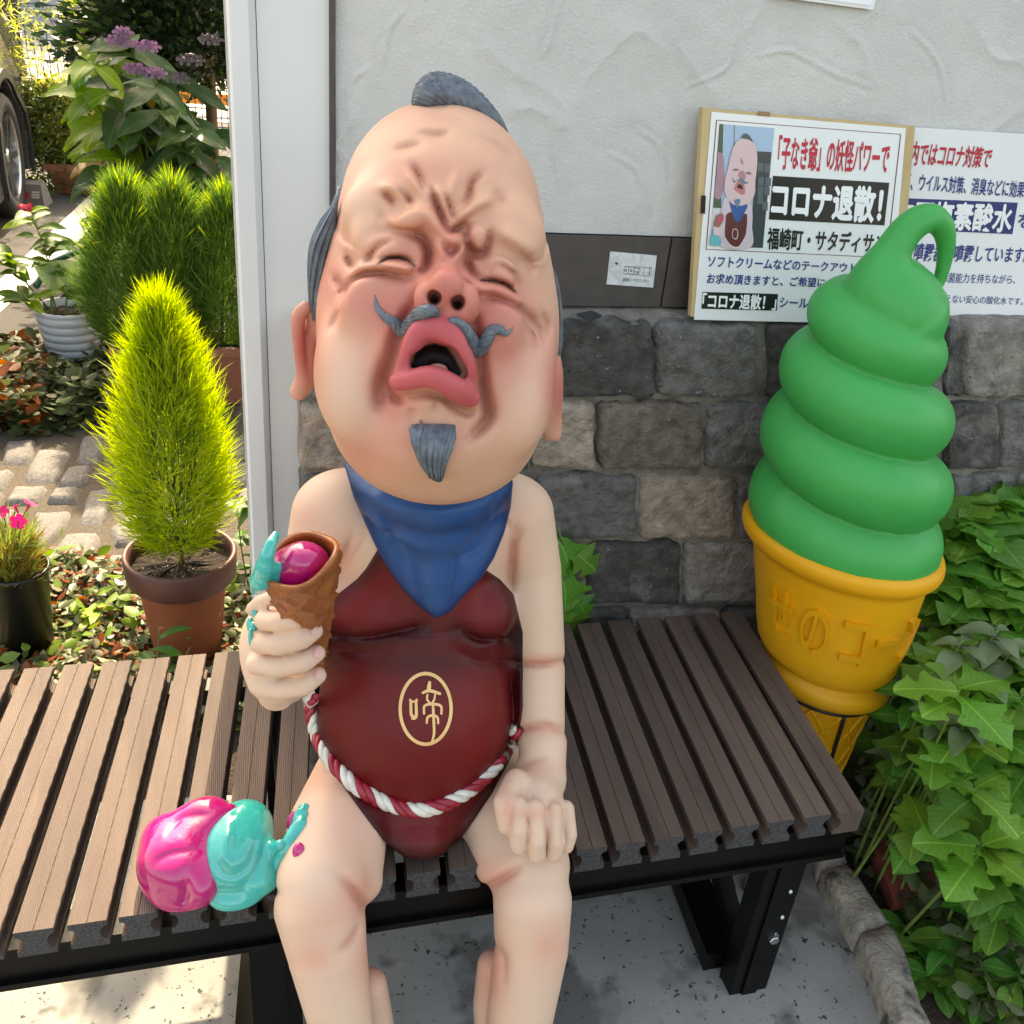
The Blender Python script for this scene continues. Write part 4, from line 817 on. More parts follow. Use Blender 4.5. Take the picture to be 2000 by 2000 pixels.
for pts, a in (([(425,1690),(450,1710),(485,1690),(500,1640)], .006), ([(455,1610),(440,1650),(445,1690)], -.004), ([(470,1735),(500,1700),(520,1640)], .005), ([(430,1640),(450,1600),(490,1600)], -.003)): G.stroke(spline(G.surf(pts), 14), .006, a)
V, Q = G.mesh(); fmesh('turquoise_scoop', V, Q, teal, sc_)
# ------------------------------------------------------------------ giant soft-serve display
green = M('moulded_green', (1, 1, 1, 1), S((222,228,222)), attr='paint', rough=.42, scale=5, contrast=.6, bump=.06, bscale=500, spec=.34, rvar=.1, spots=[(150,.75,.02,S((40,110,56)))]); yellow = M('moulded_yellow', S((234,170,40)), S((220,150,28)), rough=.42, scale=5, contrast=.6, bump=.05, bscale=400, spec=.28, rvar=.06, spots=[(12,.66,.08,S((206,148,52))), (140,.75,.03,S((150,96,22)))])
cord = M('black_cord', S((22,20,20)), rough=.5)
YC = 1.215
def AX(py): return ony(1606+(1276-py)*.172, py, YC)
a_lo, a_hi = AX(1300), AX(650); UA = _n(a_hi-a_lo); UA = _n(UA+np.array([-.03, 0, 0])); O0 = AX(1060)
RT1 = _n(np.array([1, 0, 0])-UA*UA[0]); RT2 = np.cross(UA, RT1); RT1 = RT1-UA*.24; FR = -RT2      # right, towards the viewer
if FR[1] > 0: FR = -FR
def lev(py): return (AX(py)-O0) @ UA
def mpx(py): return depth(AX(py))/F_PX
soft = thing('giant_soft_serve', O0+UA*lev(1560), 'oversized green soft serve display in a yellow wafer cone leaning beside the bench', 'display')
_pp = np.array([AX(py)+k*hw_ for py in (400, 560, 1150) for k in (1, -1) for hw_ in (np.eye(3)*.18)]); G = Field(_pp.min(0)-.01, _pp.max(0)+.03, .0045)
def hw(py): return float(np.interp(py, [520, 566, 600, 620, 716, 841, 955, 1040, 1120], [60, 84, 110, 126, 160, 181, 190, 184, 172]))
HX = []; HR = []
for p_ in np.arange(-.95, 2.95, 1/34.):
    py = 936-p_*127+max(0, p_-1.3)**2*6
    tr = np.interp(py, [560, 640, 740, 900, 1000], [44, 62, 74, 80, 80]); r_ = (hw(py)-tr)*mpx(py); ql = min(py, 1030)
    HX.append(O0+UA*lev(ql)+(RT1*math.cos(p_*2*math.pi)+FR*math.sin(p_*2*math.pi))*max(r_, .004)); HR.append(tr*mpx(py))
HX = np.array(HX); HR = np.array(HR)
for i in range(0, len(HX)-1, 3): G.cap(HX[i:i+4], HR[i:i+4], .0025)
for py in range(620, 1080, 50): G.ell(O0+UA*lev(py), np.ones(3)*(hw(py)*.66*mpx(py)), .004)
TIP = [(1744,616,100),(1733,588,88),(1725,560,68),(1726,531,50),(1741,496,37),(1766,456,32),(1792,433,30),(1818,426,27),(1838,440,23),(1847,466,19),(1846,499,15.5),(1836,545,12),(1819,578,10)]
Qt = spline(np.array([[*ony(x, y, YC-.02), r*depth(ony(x, y, YC))/F_PX] for x, y, r in TIP]), 40); G.cap(Qt[:, :3], Qt[:, 3], .006)
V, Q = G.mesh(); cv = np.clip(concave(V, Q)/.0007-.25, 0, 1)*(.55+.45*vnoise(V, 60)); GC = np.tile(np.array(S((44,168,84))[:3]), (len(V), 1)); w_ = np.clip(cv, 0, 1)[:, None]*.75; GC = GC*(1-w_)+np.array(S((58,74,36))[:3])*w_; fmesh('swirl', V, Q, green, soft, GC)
# wafer cup turned about the same axis: (pixel level, half width in px)
Mx = np.stack([RT1, FR if np.cross(RT1, FR) @ UA > 0 else -FR, UA], 1)
PRF = [(1052,150),(1052,184),(1056,190),(1063,193),(1072,193),(1080,189),(1087,180),(1094,175),(1102,173),(1200,152),(1236,146),(1262,139),(1276,128),(1281,121),(1284,117),(1287,118),(1291,126),(1298,131),(1306,132),(1314,130),(1320,124),(1324,112),(1327,104)]
LOW = [(1327,104),(1331,100),(1335,98),(1400,80),(1480,60),(1560,40),(1600,31),(1602,5)]
def lathe_ax(prof, n=96): b = MB(); b.lathe([(w*mpx(py), lev(py)) for py, w in prof], O0, n, M=Mx); return b
PRF = [(py-18*(1302-py)/250 if py < 1302 else py, w*(1.0 if py < 1092 else .965)) for py, w in PRF]
lathe_ax(PRF).build('wafer_cup', yellow, soft, True); lower = lathe_ax(LOW).build('wafer_cone', yellow, soft, True)
def on_ax(th, l, w): return O0+UA*l+(RT1*math.cos(th)+FR*math.sin(th))*w
ll = [(lev(p), w*mpx(p)) for p, w in LOW[2:7]][::-1]; wl_ = lambda l: float(np.interp(l, [a for a, _ in ll], [w for _, w in ll]))
b = MB()
for dr in (1, -1):
    for k in range(11):
        th0 = k*2*math.pi/11; P = [on_ax(th0+dr*t*2.0, lev(1338)+(lev(1590)-lev(1338))*t, wl_(lev(1338)+(lev(1590)-lev(1338))*t)+.0002) for t in np.linspace(0, 1, 26)]; b.tube(P, .0034, 6)
b.build('wafer_lattice', yellow, lower, True)
b = MB(); P = [on_ax(t, lev(1331), 103*mpx(1331)) for t in np.linspace(0, 2*math.pi, 49)]; b.tube(P, .0042, 8, cap=False)
P = [on_ax(math.radians(96), l, wl_(l)+.004) for l in np.linspace(lev(1331), lev(1560), 10)]; b.tube(P, .0036, 8); b.build('tie_cord', cord, soft, True)
def text_mesh(s, bold=0.0, res=4):
    c = bpy.data.curves.new('t', 'FONT'); c.body = s; c.offset = bold; c.resolution_u = res; o = bpy.data.objects.new('t', c); COL.objects.link(o)
    me = bpy.data.meshes.new_from_object(o.evaluated_get(bpy.context.evaluated_depsgraph_get())); V = np.array([v.co[:] for v in me.vertices]); Fc = [tuple(p.vertices) for p in me.polygons]
    bpy.data.objects.remove(o); bpy.data.curves.remove(c); bpy.data.meshes.remove(me); return V, Fc
def subdiv(V, Fc):          # long text triangles must bend with the cup
    import bmesh
    me = bpy.data.meshes.new('x'); me.from_pydata([tuple(v) for v in V], [], Fc); bm = bmesh.new(); bm.from_mesh(me); bmesh.ops.triangulate(bm, faces=bm.faces)
    bmesh.ops.subdivide_edges(bm, edges=[e for e in bm.edges if e.calc_length() > .15], cuts=3, use_grid_fill=True); bm.normal_update(); bm.to_mesh(me); bm.free(); V = np.array([v.co[:] for v in me.vertices]); Fc = [tuple(p.vertices) for p in me.polygons]; bpy.data.meshes.remove(me); return V, Fc
cup = lambda l: float(np.interp(l, [lev(1231), lev(1193), lev(1088)], [141*mpx(1236), 147*mpx(1200), 167*mpx(1102)]))
for ch, ang in (('せ', 161), ('の', 135), ('コ', 109), ('ー', 84), ('ン', 59)):
    V, Fc = text_mesh(ch, .012); V, Fc = subdiv(V, Fc); lo, hi = V.min(0), V.max(0); cx = .44; VV = []; hgt = (lev(1104)-lev(1216))
    for k in (0, 1):
        for v in V:
            l = lev(1216)+(v[1]+.06)/.95*hgt; th = math.radians(ang)-(v[0]-cx)*.40; VV.append(on_ax(th, l, cup(l)+(.0065 if k else -.003)))
    n = len(V); FF = [tuple(i+n for i in f_) for f_ in Fc]; ed = {}
    for f_ in Fc:
        for a_, b_ in zip(f_, f_[1:]+f_[:1]): ed[(a_, b_)] = 1
    FF += [(a_, b_, b_+n, a_+n) for (a_, b_) in ed if (b_, a_) not in ed]
    mk('embossed_letter', VV, FF, yellow, soft)

# ------------------------------------------------------------------ notice boards
zp = lambda x, y: (1340+.34161*x, 180+.34161*y)
plyw = M('plywood', S((206,180,134)), S((184,156,110)), rough=.6, scale=6, contrast=.8, stretch=(6,1,.8), bump=.15, bscale=60); wht = M('poster_white', S((236,238,236)), S((228,230,230)), rough=.22, scale=3, coat=.3)
ink = {k: M('ink_'+k, S(c), rough=.3, coat=.2) for k, c in dict(red=(196,30,58), black=(26,26,28), navy=(28,58,128), navybox=(26,52,112), wine=(120,30,46), white=(240,241,240), grey=(150,152,150), lgrey=(198,200,199)).items()}
class Plane:
    def __init__(s, p, q, r): s.o = np.asarray(p, float); s.n = _n(np.cross(np.asarray(q)-s.o, np.asarray(r)-s.o)); s.n = -s.n if s.n @ (RM @ [0, 0, 1]) > 0 else s.n
    def at(s, px, py, lift=0): r = ray(px, py); o = s.o+s.n*lift; t = ((o-CAM) @ s.n)/(r @ s.n); return CAM+t*r
def quad_text(pl, s, q, mat, parent, bold=.012, lift=.0010, nm='lettering'):
    """lettering fitted into a pixel quad of a plane; weight comes from a few slightly shifted layers"""
    V, Fc = text_mesh(s, .004 if bold < .01 else .007); e = max(0, bold-.006)*1.15; sh = [(0, 0)]+([(e, 0), (-e, 0), (0, e), (0, -e)] if e > .003 else [])
    lo, hi = V.min(0), V.max(0); q = np.array(q, float); VV = []; FF = []
    for k, (dx, dy) in enumerate(sh):
        u = (V[:, 0]+dx-lo[0])/(hi[0]-lo[0]); v = (V[:, 1]+dy-lo[1])/(hi[1]-lo[1])
        P = ((q[3]*(1-u)[:, None]+q[2]*u[:, None])*(1-v)[:, None])+((q[0]*(1-u)[:, None]+q[1]*u[:, None])*v[:, None]); b0 = len(VV)
        VV += [pl.at(a, b_, lift+.00008*k) for a, b_ in P]; FF += [tuple(i+b0 for i in f_) for f_ in Fc]
    return mk(nm, VV, FF, mat, parent)
def quad(pl, q, mat, parent, nm, lift): return mk(nm, [pl.at(a, b_, lift) for a, b_ in q][::-1], [(0, 1, 2, 3)], mat, parent)
def slab(pl, q, th, mat, parent, nm, lift=0):
    b = MB(); A = [pl.at(a, b_, lift) for a, b_ in q]; b.prism(A, pl.n*th); return b.build(nm, mat, parent)
bb = (1.03, 1.424, .969)
PL2 = Plane((.9, 1.438, .969), (1.6, 1.438, .969), (.9, 1.4425, 1.28)); PL1 = Plane((.7, 1.408, .969), (1.2, 1.408, .969), (.7, 1.430, 1.28))
sg2 = thing('notice_sheet', (1.2, 1.44, .97), 'white notice sheet with red and navy writing partly behind the plywood board', 'sign')
Z = lambda L: [zp(*p) for p in L]
slab(PL2, Z([(1230,196),(2060,246),(2020,1300),(1180,1290)]), .002, wht, sg2, 'sheet')
L2 = .0030
quad_text(PL2, '店内ではコロナ対策で', Z([(1244,274),(1760,318),(1730,436),(1222,415)]), ink['red'], sg2, .018, L2)
quad_text(PL2, '除菌、ウイルス対策、消臭などに効果の', Z([(1208,454),(1985,514),(1970,608),(1195,558)]), ink['navy'], sg2, .012, L2)
quad(PL2, Z([(1150,602),(1897,632),(1866,812),(1130,778)]), ink['navybox'], sg2, 'caption_box', L2)
quad_text(PL2, '次亜塩素酸水', Z([(1205,618),(1880,645),(1852,802),(1185,772)]), ink['white'], sg2, .030, L2+.0008)
quad_text(PL2, 'を', Z([(1905,690),(1990,695),(1980,780),(1895,775)]), ink['navy'], sg2, .012, L2)
quad_text(PL2, '噴霧器で噴霧しています。', Z([(1318,862),(1960,888),(1945,976),(1298,966)]), ink['navy'], sg2, .014, L2)
quad_text(PL2, '最も強い除菌能力を持ちながら、', Z([(1300,1024),(1890,1046),(1880,1098),(1290,1086)]), ink['navy'], sg2, .006, L2)
quad_text(PL2, '影響を与えない安心の酸化水です。', Z([(1330,1150),(1932,1174),(1925,1218),(1320,1200)]), ink['navy'], sg2, .006, L2)
sg1 = thing('notice_board', (.9, 1.41, .97), 'plywood board with a laminated red, black and navy poster leaning on the ledge', 'sign')
slab(PL1, Z([(76,86),(1284,190),(1186,1288),(8,1272)]), .012, plyw, sg1, 'board')
t1 = .0125
slab(PL1, Z([(145,112),(1254,206),(1160,1325),(44,1300)]), .0012, wht, sg1, 'poster', t1)
L1 = t1+.0018
def frame(pl, q, w, mat, parent, lift):
    q = np.array(q, float); c = q.mean(0); b = MB(); n = 4; inn = [p+(c-p)/np.linalg.norm(c-p)*w*1.4 for p in q]; V = [pl.at(*p, lift) for p in q]+[pl.at(*p, lift) for p in inn]; b.add(V, [(i, n+i, n+(i+1) % n, (i+1) % n) for i in range(n)]); return b.build('border_line', mat, parent)
frame(PL1, Z([(172,158),(1230,240),(1150,948),(112,900)]), 1.5, ink['wine'], sg1, L1)
quad_text(PL1, '「子なき爺」の妖怪パワーで', Z([(535,248),(1172,290),(1150,466),(522,440)]), ink['red'], sg1, .022, L1)
quad(PL1, Z([(497,478),(1162,518),(1134,762),(473,728)]), ink['black'], sg1, 'caption_box', L1)
quad_text(PL1, 'コロナ退散！', Z([(500,512),(1130,548),(1108,746),(486,706)]), ink['white'], sg1, .038, L1+.0006)
quad_text(PL1, '福崎町・サタディサン', Z([(470,772),(1150,812),(1130,918),(462,898)]), ink['black'], sg1, .024, L1)
quad_text(PL1, 'ソフトクリームなどのテークアウト品を', Z([(130,934),(1085,986),(1080,1036),(122,1000)]), ink['navy'], sg1, .020, L1)
quad_text(PL1, 'お求め頂きますと、ご希望により、', Z([(125,1036),(925,1068),(920,1120),(118,1094)]), ink['navy'], sg1, .020, L1)
quad(PL1, Z([(94,1142),(526,1154),(519,1250),(88,1238)]), ink['black'], sg1, 'caption_box', L1)
quad_text(PL1, '「コロナ退散！」', Z([(98,1150),(520,1162),(510,1246),(92,1234)]), ink['white'], sg1, .030, L1+.0006)
quad_text(PL1, 'シールを差し上げます', Z([(540,1168),(1090,1196),(1085,1252),(534,1232)]), ink['navy'], sg1, .020, L1)
# the photograph printed on the poster: simple flat colour shapes
zq = lambda x, y: (1340+.15528*x, 200+.15528*y)
pr = lambda nm, c: M('print_'+nm, S(c), rough=.3, coat=.2)
ph = quad(PL1, [zq(420,270),zq(1112,325),zq(965,1832),zq(298,1800)], pr('pale_wall', (158,186,210)), sg1, 'printed_photo', L1)
LV = [L1]
def shp(pts, c, nm='print_shape', smooth=True):
    LV[0] += .00012; P = spline(np.array(list(pts)+[pts[0]], float), 5*len(pts))[:-1] if smooth else np.array(pts, float); V = [PL1.at(*zq(*p), LV[0]) for p in P]; mk(nm, V, [tuple(range(len(V)))[::-1]], bpy.data.materials.get('print_%d_%d_%d' % c) or M('print_%d_%d_%d' % c, S(c), rough=.3, coat=.2), ph)
shp([(420,270),(470,275),(440,1340),(340,1320)], (70,92,70), smooth=False); shp([(400,620),(470,680),(480,1000),(440,1200),(360,1180),(385,900)], (170,130,142)); shp([(340,1330),(440,1330),(420,1600),(310,1600)], (206,206,204), smooth=False)
shp([(890,615),(1075,625),(965,1830),(800,1825)], (62,66,70), smooth=False); shp([(605,285),(612,285),(606,560),(600,560)], (70,66,66), smooth=False)
for (x, y) in ((905,760),(990,770),(910,940),(1000,945),(905,1060),(985,1060),(900,1170),(960,1250)): shp([(x,y),(x+70,y+5),(x+65,y+110),(x-5,y+105)], (92,98,102), smooth=False)
shp([(480,1200),(560,1180),(800,1240),(835,1400),(830,1560),(815,1820),(430,1800),(440,1400)], (206,188,196)); shp([(500,1420),(560,1380),(740,1400),(770,1440),(745,1680),(660,1810),(560,1800),(490,1700)], (98,44,48)); shp([(540,1240),(760,1270),(740,1380),(645,1510),(580,1400)], (42,88,150))
shp([(700,450),(800,450),(880,560),(895,760),(870,1000),(865,1140),(800,1260),(640,1300),(530,1220),(480,1060),(530,820),(570,640),(630,500)], (214,184,186)); shp([(695,450),(730,395),(790,410),(845,505),(790,470)], (78,88,92))
shp([(650,920),(680,860),(730,870),(750,960),(700,975)], (184,128,132)); shp([(600,1090),(640,1000),(690,985),(735,1050),(740,1150),(680,1150)], (196,120,116)); shp([(640,1075),(660,1030),(700,1040),(715,1090),(680,1085)], (60,30,36)); shp([(580,930),(620,990),(690,950),(740,990),(790,1010),(720,1030),(650,985),(600,1010)], (110,124,136)); shp([(605,1230),(640,1215),(685,1230),(640,1330)], (96,124,146))
shp([(580,850),(620,830),(670,850),(620,860)], (150,104,104)); shp([(750,885),(790,870),(825,905),(780,905)], (150,104,104)); shp([(690,680),(720,770),(700,760)], (150,110,114)); shp([(380,1420),(460,1400),(470,1480),(400,1580),(350,1540)], (158,98,72)); shp([(415,1450),(450,1445),(440,1500),(400,1510)], (214,60,130)); shp([(345,1560),(450,1590),(450,1670),(350,1660)], (212,190,192)); shp([(300,1790),(330,1660),(440,1720),(420,1800)], (84,176,182)); shp([(480,1680),(560,1790),(660,1810),(745,1680),(748,1700),(660,1832),(555,1815),(478,1700)], (210,200,196))
shp([(575,1660),(590,1600),(615,1588),(645,1600),(655,1660),(640,1715),(612,1722),(585,1700)], (222,206,190)); shp([(582,1660),(596,1608),(615,1597),(640,1606),(647,1660),(634,1706),(612,1712),(591,1694)], (98,44,50))
for (xa, ya) in ((905,120),): slab(PL1, [zq(905,108),zq(1050,122),zq(1046,180),zq(900,165)], .0022, M('old_tape', S((150,120,78)), rough=.5), sg1, 'tape', t1-.0002)
slab(PL1, [zq(192,1170),zq(235,1170),zq(225,1395),zq(182,1390)], .004, M('hinge', S((44,38,34)), rough=.4, metal=.6), sg1, 'hinge', t1-.0002)
# sticker on the dark band, paper at the top edge, scrap on the ledge
zs = lambda x, y: (1060+.15528*x, 430+.15528*y)
PB = Plane((.5, YW-.0085, 1), (1, YW-.0085, 1), (.5, YW-.0085, 1.1))
st = thing('faded_sticker', PB.at(1235, 525), 'small faded white sticker on the dark band left of the plywood board', 'sticker')
slab(PB, [zs(848,392),zs(1432,444),zs(1384,846),zs(800,804)], .0012, M('faded_paper', S((226,228,228)), S((196,200,200)), rough=.5, scale=90, contrast=1.2, bump=.3, bscale=120), st, 'paper')
quad(PB, [zs(1028,575),zs(1375,592),zs(1362,706),zs(1012,680)], ink['grey'], st, 'caption_box', .0018); quad_text(PB, 'コロナ退散！', [zs(1032,582),zs(1368,600),zs(1355,700),zs(1016,674)], ink['white'], st, .02, .0024); quad_text(PB, '福崎町・サタディサン', [zs(1005,722),zs(1340,745),zs(1332,790),zs(1000,768)], ink['grey'], st, .01, .0018)
for q in ([(850,470),(960,450),(940,560),(860,600)], [(840,640),(990,620),(980,780),(900,700)], [(900,540),(1000,520),(980,600)], [(1235,440),(1265,440),(1240,540),(1222,530)]): mk('faded_print', [PB.at(*zs(*p), .0018) for p in q][::-1], [tuple(range(len(q)))], ink['lgrey'], st)
PT = Plane((.5, YW-.006, 1), (1, YW-.006, 1), (.5, YW-.006, 1.1))
tp = thing('paper_notice', PT.at(1640, 0), 'white paper notice fixed at the top edge of the plaster wall', 'sign')
slab(PT, [(1590,-190),(1760,-180),(1703,19),(1500,-8)], .003, wht, tp, 'sheet'); slab(PT, [(1600,-190),(1750,-182),(1700,11),(1520,-12)], .001, M('paper', S((240,242,246)), rough=.6), tp, 'paper', .0035)
zl = lambda x, y, z=.976: onz(1060+.15528*x, 430+.15528*y, z)
b = MB(); b.prism([zl(430,1205,.972),zl(590,1275,.970),zl(740,1220,.971),zl(610,1165,.973)], (0, 0, .004)); tag(b.build('slate_scrap', M('slate', S((48,50,52)), S((36,38,40)), rough=.6, scale=40)), 'small dark flat scrap lying on the stone ledge beside the statue head', 'scrap')
# ------------------------------------------------------------------ foliage helpers
def leafm(nm, c, c2=None, tr=.35, rough=.42, rand=.18, hr=.015, vein=0): return M(nm, S(c), vein=vein, col2=S(c2) if c2 else S(tuple(int(v*.8) for v in c)), rough=rough, scale=26, contrast=.7, trans=tr, rand=rand, hrand=hr, spec=.35, bump=.2, bscale=90, dist=.002)
def leaf_mesh(nm, mat, wf, L=1., W=.45, nu=4, nv=9, fold=.25, droop=.35, wav=.04, seed=0):
    """leaf along +x, top side +z, with a folded midrib, drooping tip; width follows wf(t)"""
    V = []; Fc = []; r_ = random.Random(seed); ph = r_.random()*6
    for j in range(nv):
        t = j/(nv-1); w = W*.5*wf(t)
        for i in range(-nu//2, nu//2+1):
            s_ = i/(nu/2); V.append((L*t-.06*L*abs(s_)*0, s_*w, fold*abs(s_)*w-droop*L*t*t+wav*L*math.sin(7*t+ph+2*s_)*abs(s_)))
    m = nu+1
    for j in range(nv-1):
        for i in range(nu): a = j*m+i; Fc.append((a, a+m, a+m+1, a+1))
    me = bpy.data.meshes.new(nm); me.from_pydata(V, [], Fc); me.materials.append(mat); me.polygons.foreach_set('use_smooth', np.ones(len(Fc), bool)); me.update(); return me
ov = lambda t: max(.02, math.sin(math.pi*min(1, t*.97+.02))**.75*(1.05-.35*t))
obo = lambda t: max(.03, math.sin(math.pi*min(1, t**1.25*.97+.02))**.8)
lan = lambda t: max(.02, math.sin(math.pi*min(1, t*.96+.02)))
def lobed(seed):
    r_ = random.Random(seed); a, b_ = .42+r_.random()*.08, .68+r_.random()*.08; k = .45+.2*r_.random()
    return lambda t: max(.02, (math.sin(math.pi*min(1, t*.97+.02))**.6)*(1+k*math.exp(-((t-a)/.07)**2)+k*.6*math.exp(-((t-b_)/.05)**2)-.42*math.exp(-((t-(a+b_)/2)/.07)**2)-.25*math.exp(-((t-.22)/.08)**2)))
def orient(x, up):
    x = _n(x); up = np.asarray(up, float); y = np.cross(up, x)
    if np.linalg.norm(y) < 1e-4: y = np.cross([0, 1, 0], x)
    y = _n(y); z = np.cross(x, y); return Matrix(np.stack([x, y, z], 1).tolist()).to_4x4()
def put_leaf(me, parent, p, d, up, s, nm='leaf'):
    o = bpy.data.objects.new(nm, me); COL.objects.link(o); o.parent = parent; w = WPOS.get(parent.name, Vector(parent.location))
    o.matrix_basis = Matrix.Translation(Vector([float(v) for v in p])-w) @ orient(d, up) @ Matrix.Scale(s, 4); return o
def stem(name, P, r0, r1, mat, parent): b = MB(); Q = spline(P, 10); b.tube(Q, np.linspace(r0, r1, 10), 6); return b.build(name, mat, parent, True)
stem_g = M('green_stem', S((110,132,62)), S((84,100,44)), rough=.6, scale=40); stem_b = M('brown_stem', S((98,76,54)), S((66,50,36)), rough=.8, scale=40)
up_ = np.array([0, 0, 1.])
def rdir(el=0, spread=1):
    a = nr.rand()*2*math.pi; e = el+(nr.rand()-.5)*spread; return np.array([math.cos(a)*math.cos(e), math.sin(a)*math.cos(e), math.sin(e)])
def blades(name, n, fpos, L, wd, mat, parent=None, curl=.3, kind='stuff', seg=3, fdir=None):
    """many thin curved leaves in one mesh"""
    pos, out = fpos(n); n = len(pos); d = out if fdir is None else fdir(pos, out); d = d+nr.randn(n, 3)*.28; d /= np.linalg.norm(d, axis=1)[:, None]
    s_ = np.cross(d, nr.randn(n, 3)); s_ /= np.linalg.norm(s_, axis=1)[:, None]+1e-9; nrm = np.cross(d, s_); Ls = L*(.55+.75*nr.rand(n))[:, None]; cu = (nr.rand(n)[:, None]*.7+.3)*curl; V = []
    upv = np.array([0, 0, 1.])*cu*.8
    for k in range(seg+1):
        t = k/seg; c = pos+d*Ls*t+(nrm*cu+upv)*Ls*t*t*.5; w = wd*(math.sin(math.pi*(t*.85+.12))) if k < seg else wd*.08; V.append(np.stack([c-s_*w*.5, c+s_*w*.5], 1))
    V = np.stack(V, 1).reshape(n, -1, 3); m = 2*(seg+1); base = (np.arange(n)*m)[:, None]
    q = np.array([[2*k, 2*k+1, 2*k+3, 2*k+2] for k in range(seg)]); Fc = (base[:, :, None]+q[None]).reshape(-1, 4)
    return mk(name, V.reshape(-1, 3), Fc, mat, parent, smooth=True, kind=kind)

# ------------------------------------------------------------------ pots
terra = M('terracotta', S((150,82,52)), S((122,62,40)), rough=.7, scale=16, contrast=.8, bump=.25, bscale=200, dist=.001, spots=[(30,.68,.08,S((176,126,98)))]); terra_d = M('terracotta_dark', S((96,56,48)), S((78,44,38)), rough=.5, scale=18, spots=[(60,.7,.06,S((140,110,98)))])
plas_t = M('brown_plastic', S((150,98,80)), S((130,82,66)), rough=.5, scale=10); potsoil = M('potting_soil', S((58,44,34)), S((28,22,18)), rough=.95, scale=90, contrast=1.6, bump=1, bscale=150, dist=.01, spots=[(130,.66,.03,S((196,178,150)))])
wplas = M('white_plastic', S((206,212,216)), S((192,198,204)), rough=.35, scale=6); bplas = M('black_plastic', S((26,28,32)), S((18,20,22)), rough=.4, scale=8, bump=.1, bscale=60)
def pot(name, c, prof, mat, label, n=48, soil_z=None, soil_r=None, cat='flower pot', ribs=None, rim=None):
    t = thing(name, c, label, cat); b = MB(); b.lathe(prof, c, n); b.build('pot_wall', mat, t, True)
    if rim: b = MB(); b.lathe(rim[0], c, n); b.build('rim', rim[1], t, True)
    V = [np.array(c)+[0, 0, soil_z+.004]]; Fc = []; k = 40; R0 = (.33, .66, 1.)
    for r_ in R0:
        for i in range(k): a = 2*math.pi*i/k; V.append(np.array(c)+[math.cos(a)*soil_r*r_, math.sin(a)*soil_r*r_, soil_z+rnd.uniform(-.006, .006)])
    Fc = [(0, 1+i, 1+(i+1) % k) for i in range(k)]+[(1+q*k+i, 1+(q+1)*k+i, 1+(q+1)*k+(i+1) % k, 1+q*k+(i+1) % k) for q in (0, 1) for i in range(k)]; mk('soil', V, Fc, potsoil, t)
    return t
# terracotta pot with the near kochia
c0 = np.array([*onz(352, 1285, 0)[:2], 0.]); yk = c0[1]; hz = ony(370, 1075, yk)[2]; rr = 107*depth(ony(370, 1075, yk))/F_PX; bx = (ony(370, 1075, yk)-c0)[0]
prof = [(0,.004),(.062,.004),(.064,0),(.070,.006),(.093,hz-.062),(.094,hz-.058)]; rimp = [(.0935,hz-.060),(rr-.008,hz-.062),(rr-.003,hz-.056),(rr,hz-.006),(rr-.003,hz),(rr-.010,hz-.001),(rr-.013,hz-.03),(rr-.016,hz-.07)]
tp1 = pot('terracotta_pot', c0+[bx*.5, 0, 0], prof, terra, 'terracotta pot with a dark rim behind the left part of the bench', soil_z=hz-.035, soil_r=rr-.013, rim=(rimp, terra_d))
kc = c0+[bx*.5, 0, 0]
koc_y = M('kochia_bright', S((174,184,66)), S((134,158,46)), rough=.5, scale=9, trans=.5, spec=.25); koc_d = M('kochia_deep', S((104,134,62)), S((74,108,44)), rough=.5, scale=5, trans=.42, spec=.25)
def egg(base, top, R, bias=1.0, fr=.5, lo=.0):
    def f(n):
        t = nr.rand(n)**.9; a = nr.rand(n)*2*math.pi; prof_ = np.interp(t, [0, .08, .25, .45, .7, .88, 1], [.40, .74, .97, .98, .70, .38, .05])
        rad = R*prof_*np.sqrt(fr+(1-fr)*nr.rand(n))*(.72+.28*nr.rand(n)); lump = 1+.10*np.sin(5*a+9*t)+.08*np.sin(11*a-17*t); rad = rad*lump
        ax_ = base[None]+(top-base)[None]*t[:, None]; pos = ax_+np.stack([np.cos(a)*rad, np.sin(a)*rad, 0*a], 1)
        out = np.stack([np.cos(a), np.sin(a), .35+1.3*t], 1); out /= np.linalg.norm(out, axis=1)[:, None]; return pos-out*.012, out
    return f
kb = kc+[0, 0, hz+.01]; kt = ony(308, 590, yk)
k1 = thing('kochia_plant', kc+[0, 0, hz-.03], 'bright yellow green feathery bush growing in the terracotta pot', 'plant')
blades('foliage', 8200, egg(kb, kt, .126), .047, .0025, koc_y, k1, curl=1.0); blades('foliage', 2200, egg(kb, kt-[0, 0, .04], .095, fr=.1), .05, .0030, koc_d, k1, curl=.7)
stem('stem', [kc+[0, 0, hz-.04], kc+[.004, 0, hz+.03], kb*.6+kt*.4], .006, .003, stem_b, k1)
for i in range(22): a = rnd.random()*6.28; stem('branch', [kb+[0, 0, .01*i], kb+[math.cos(a)*.04, math.sin(a)*.04, .08+.008*i], kb*.45+kt*.55+[math.cos(a)*.05, math.sin(a)*.05, 0]], .0022, .001, stem_b, k1)
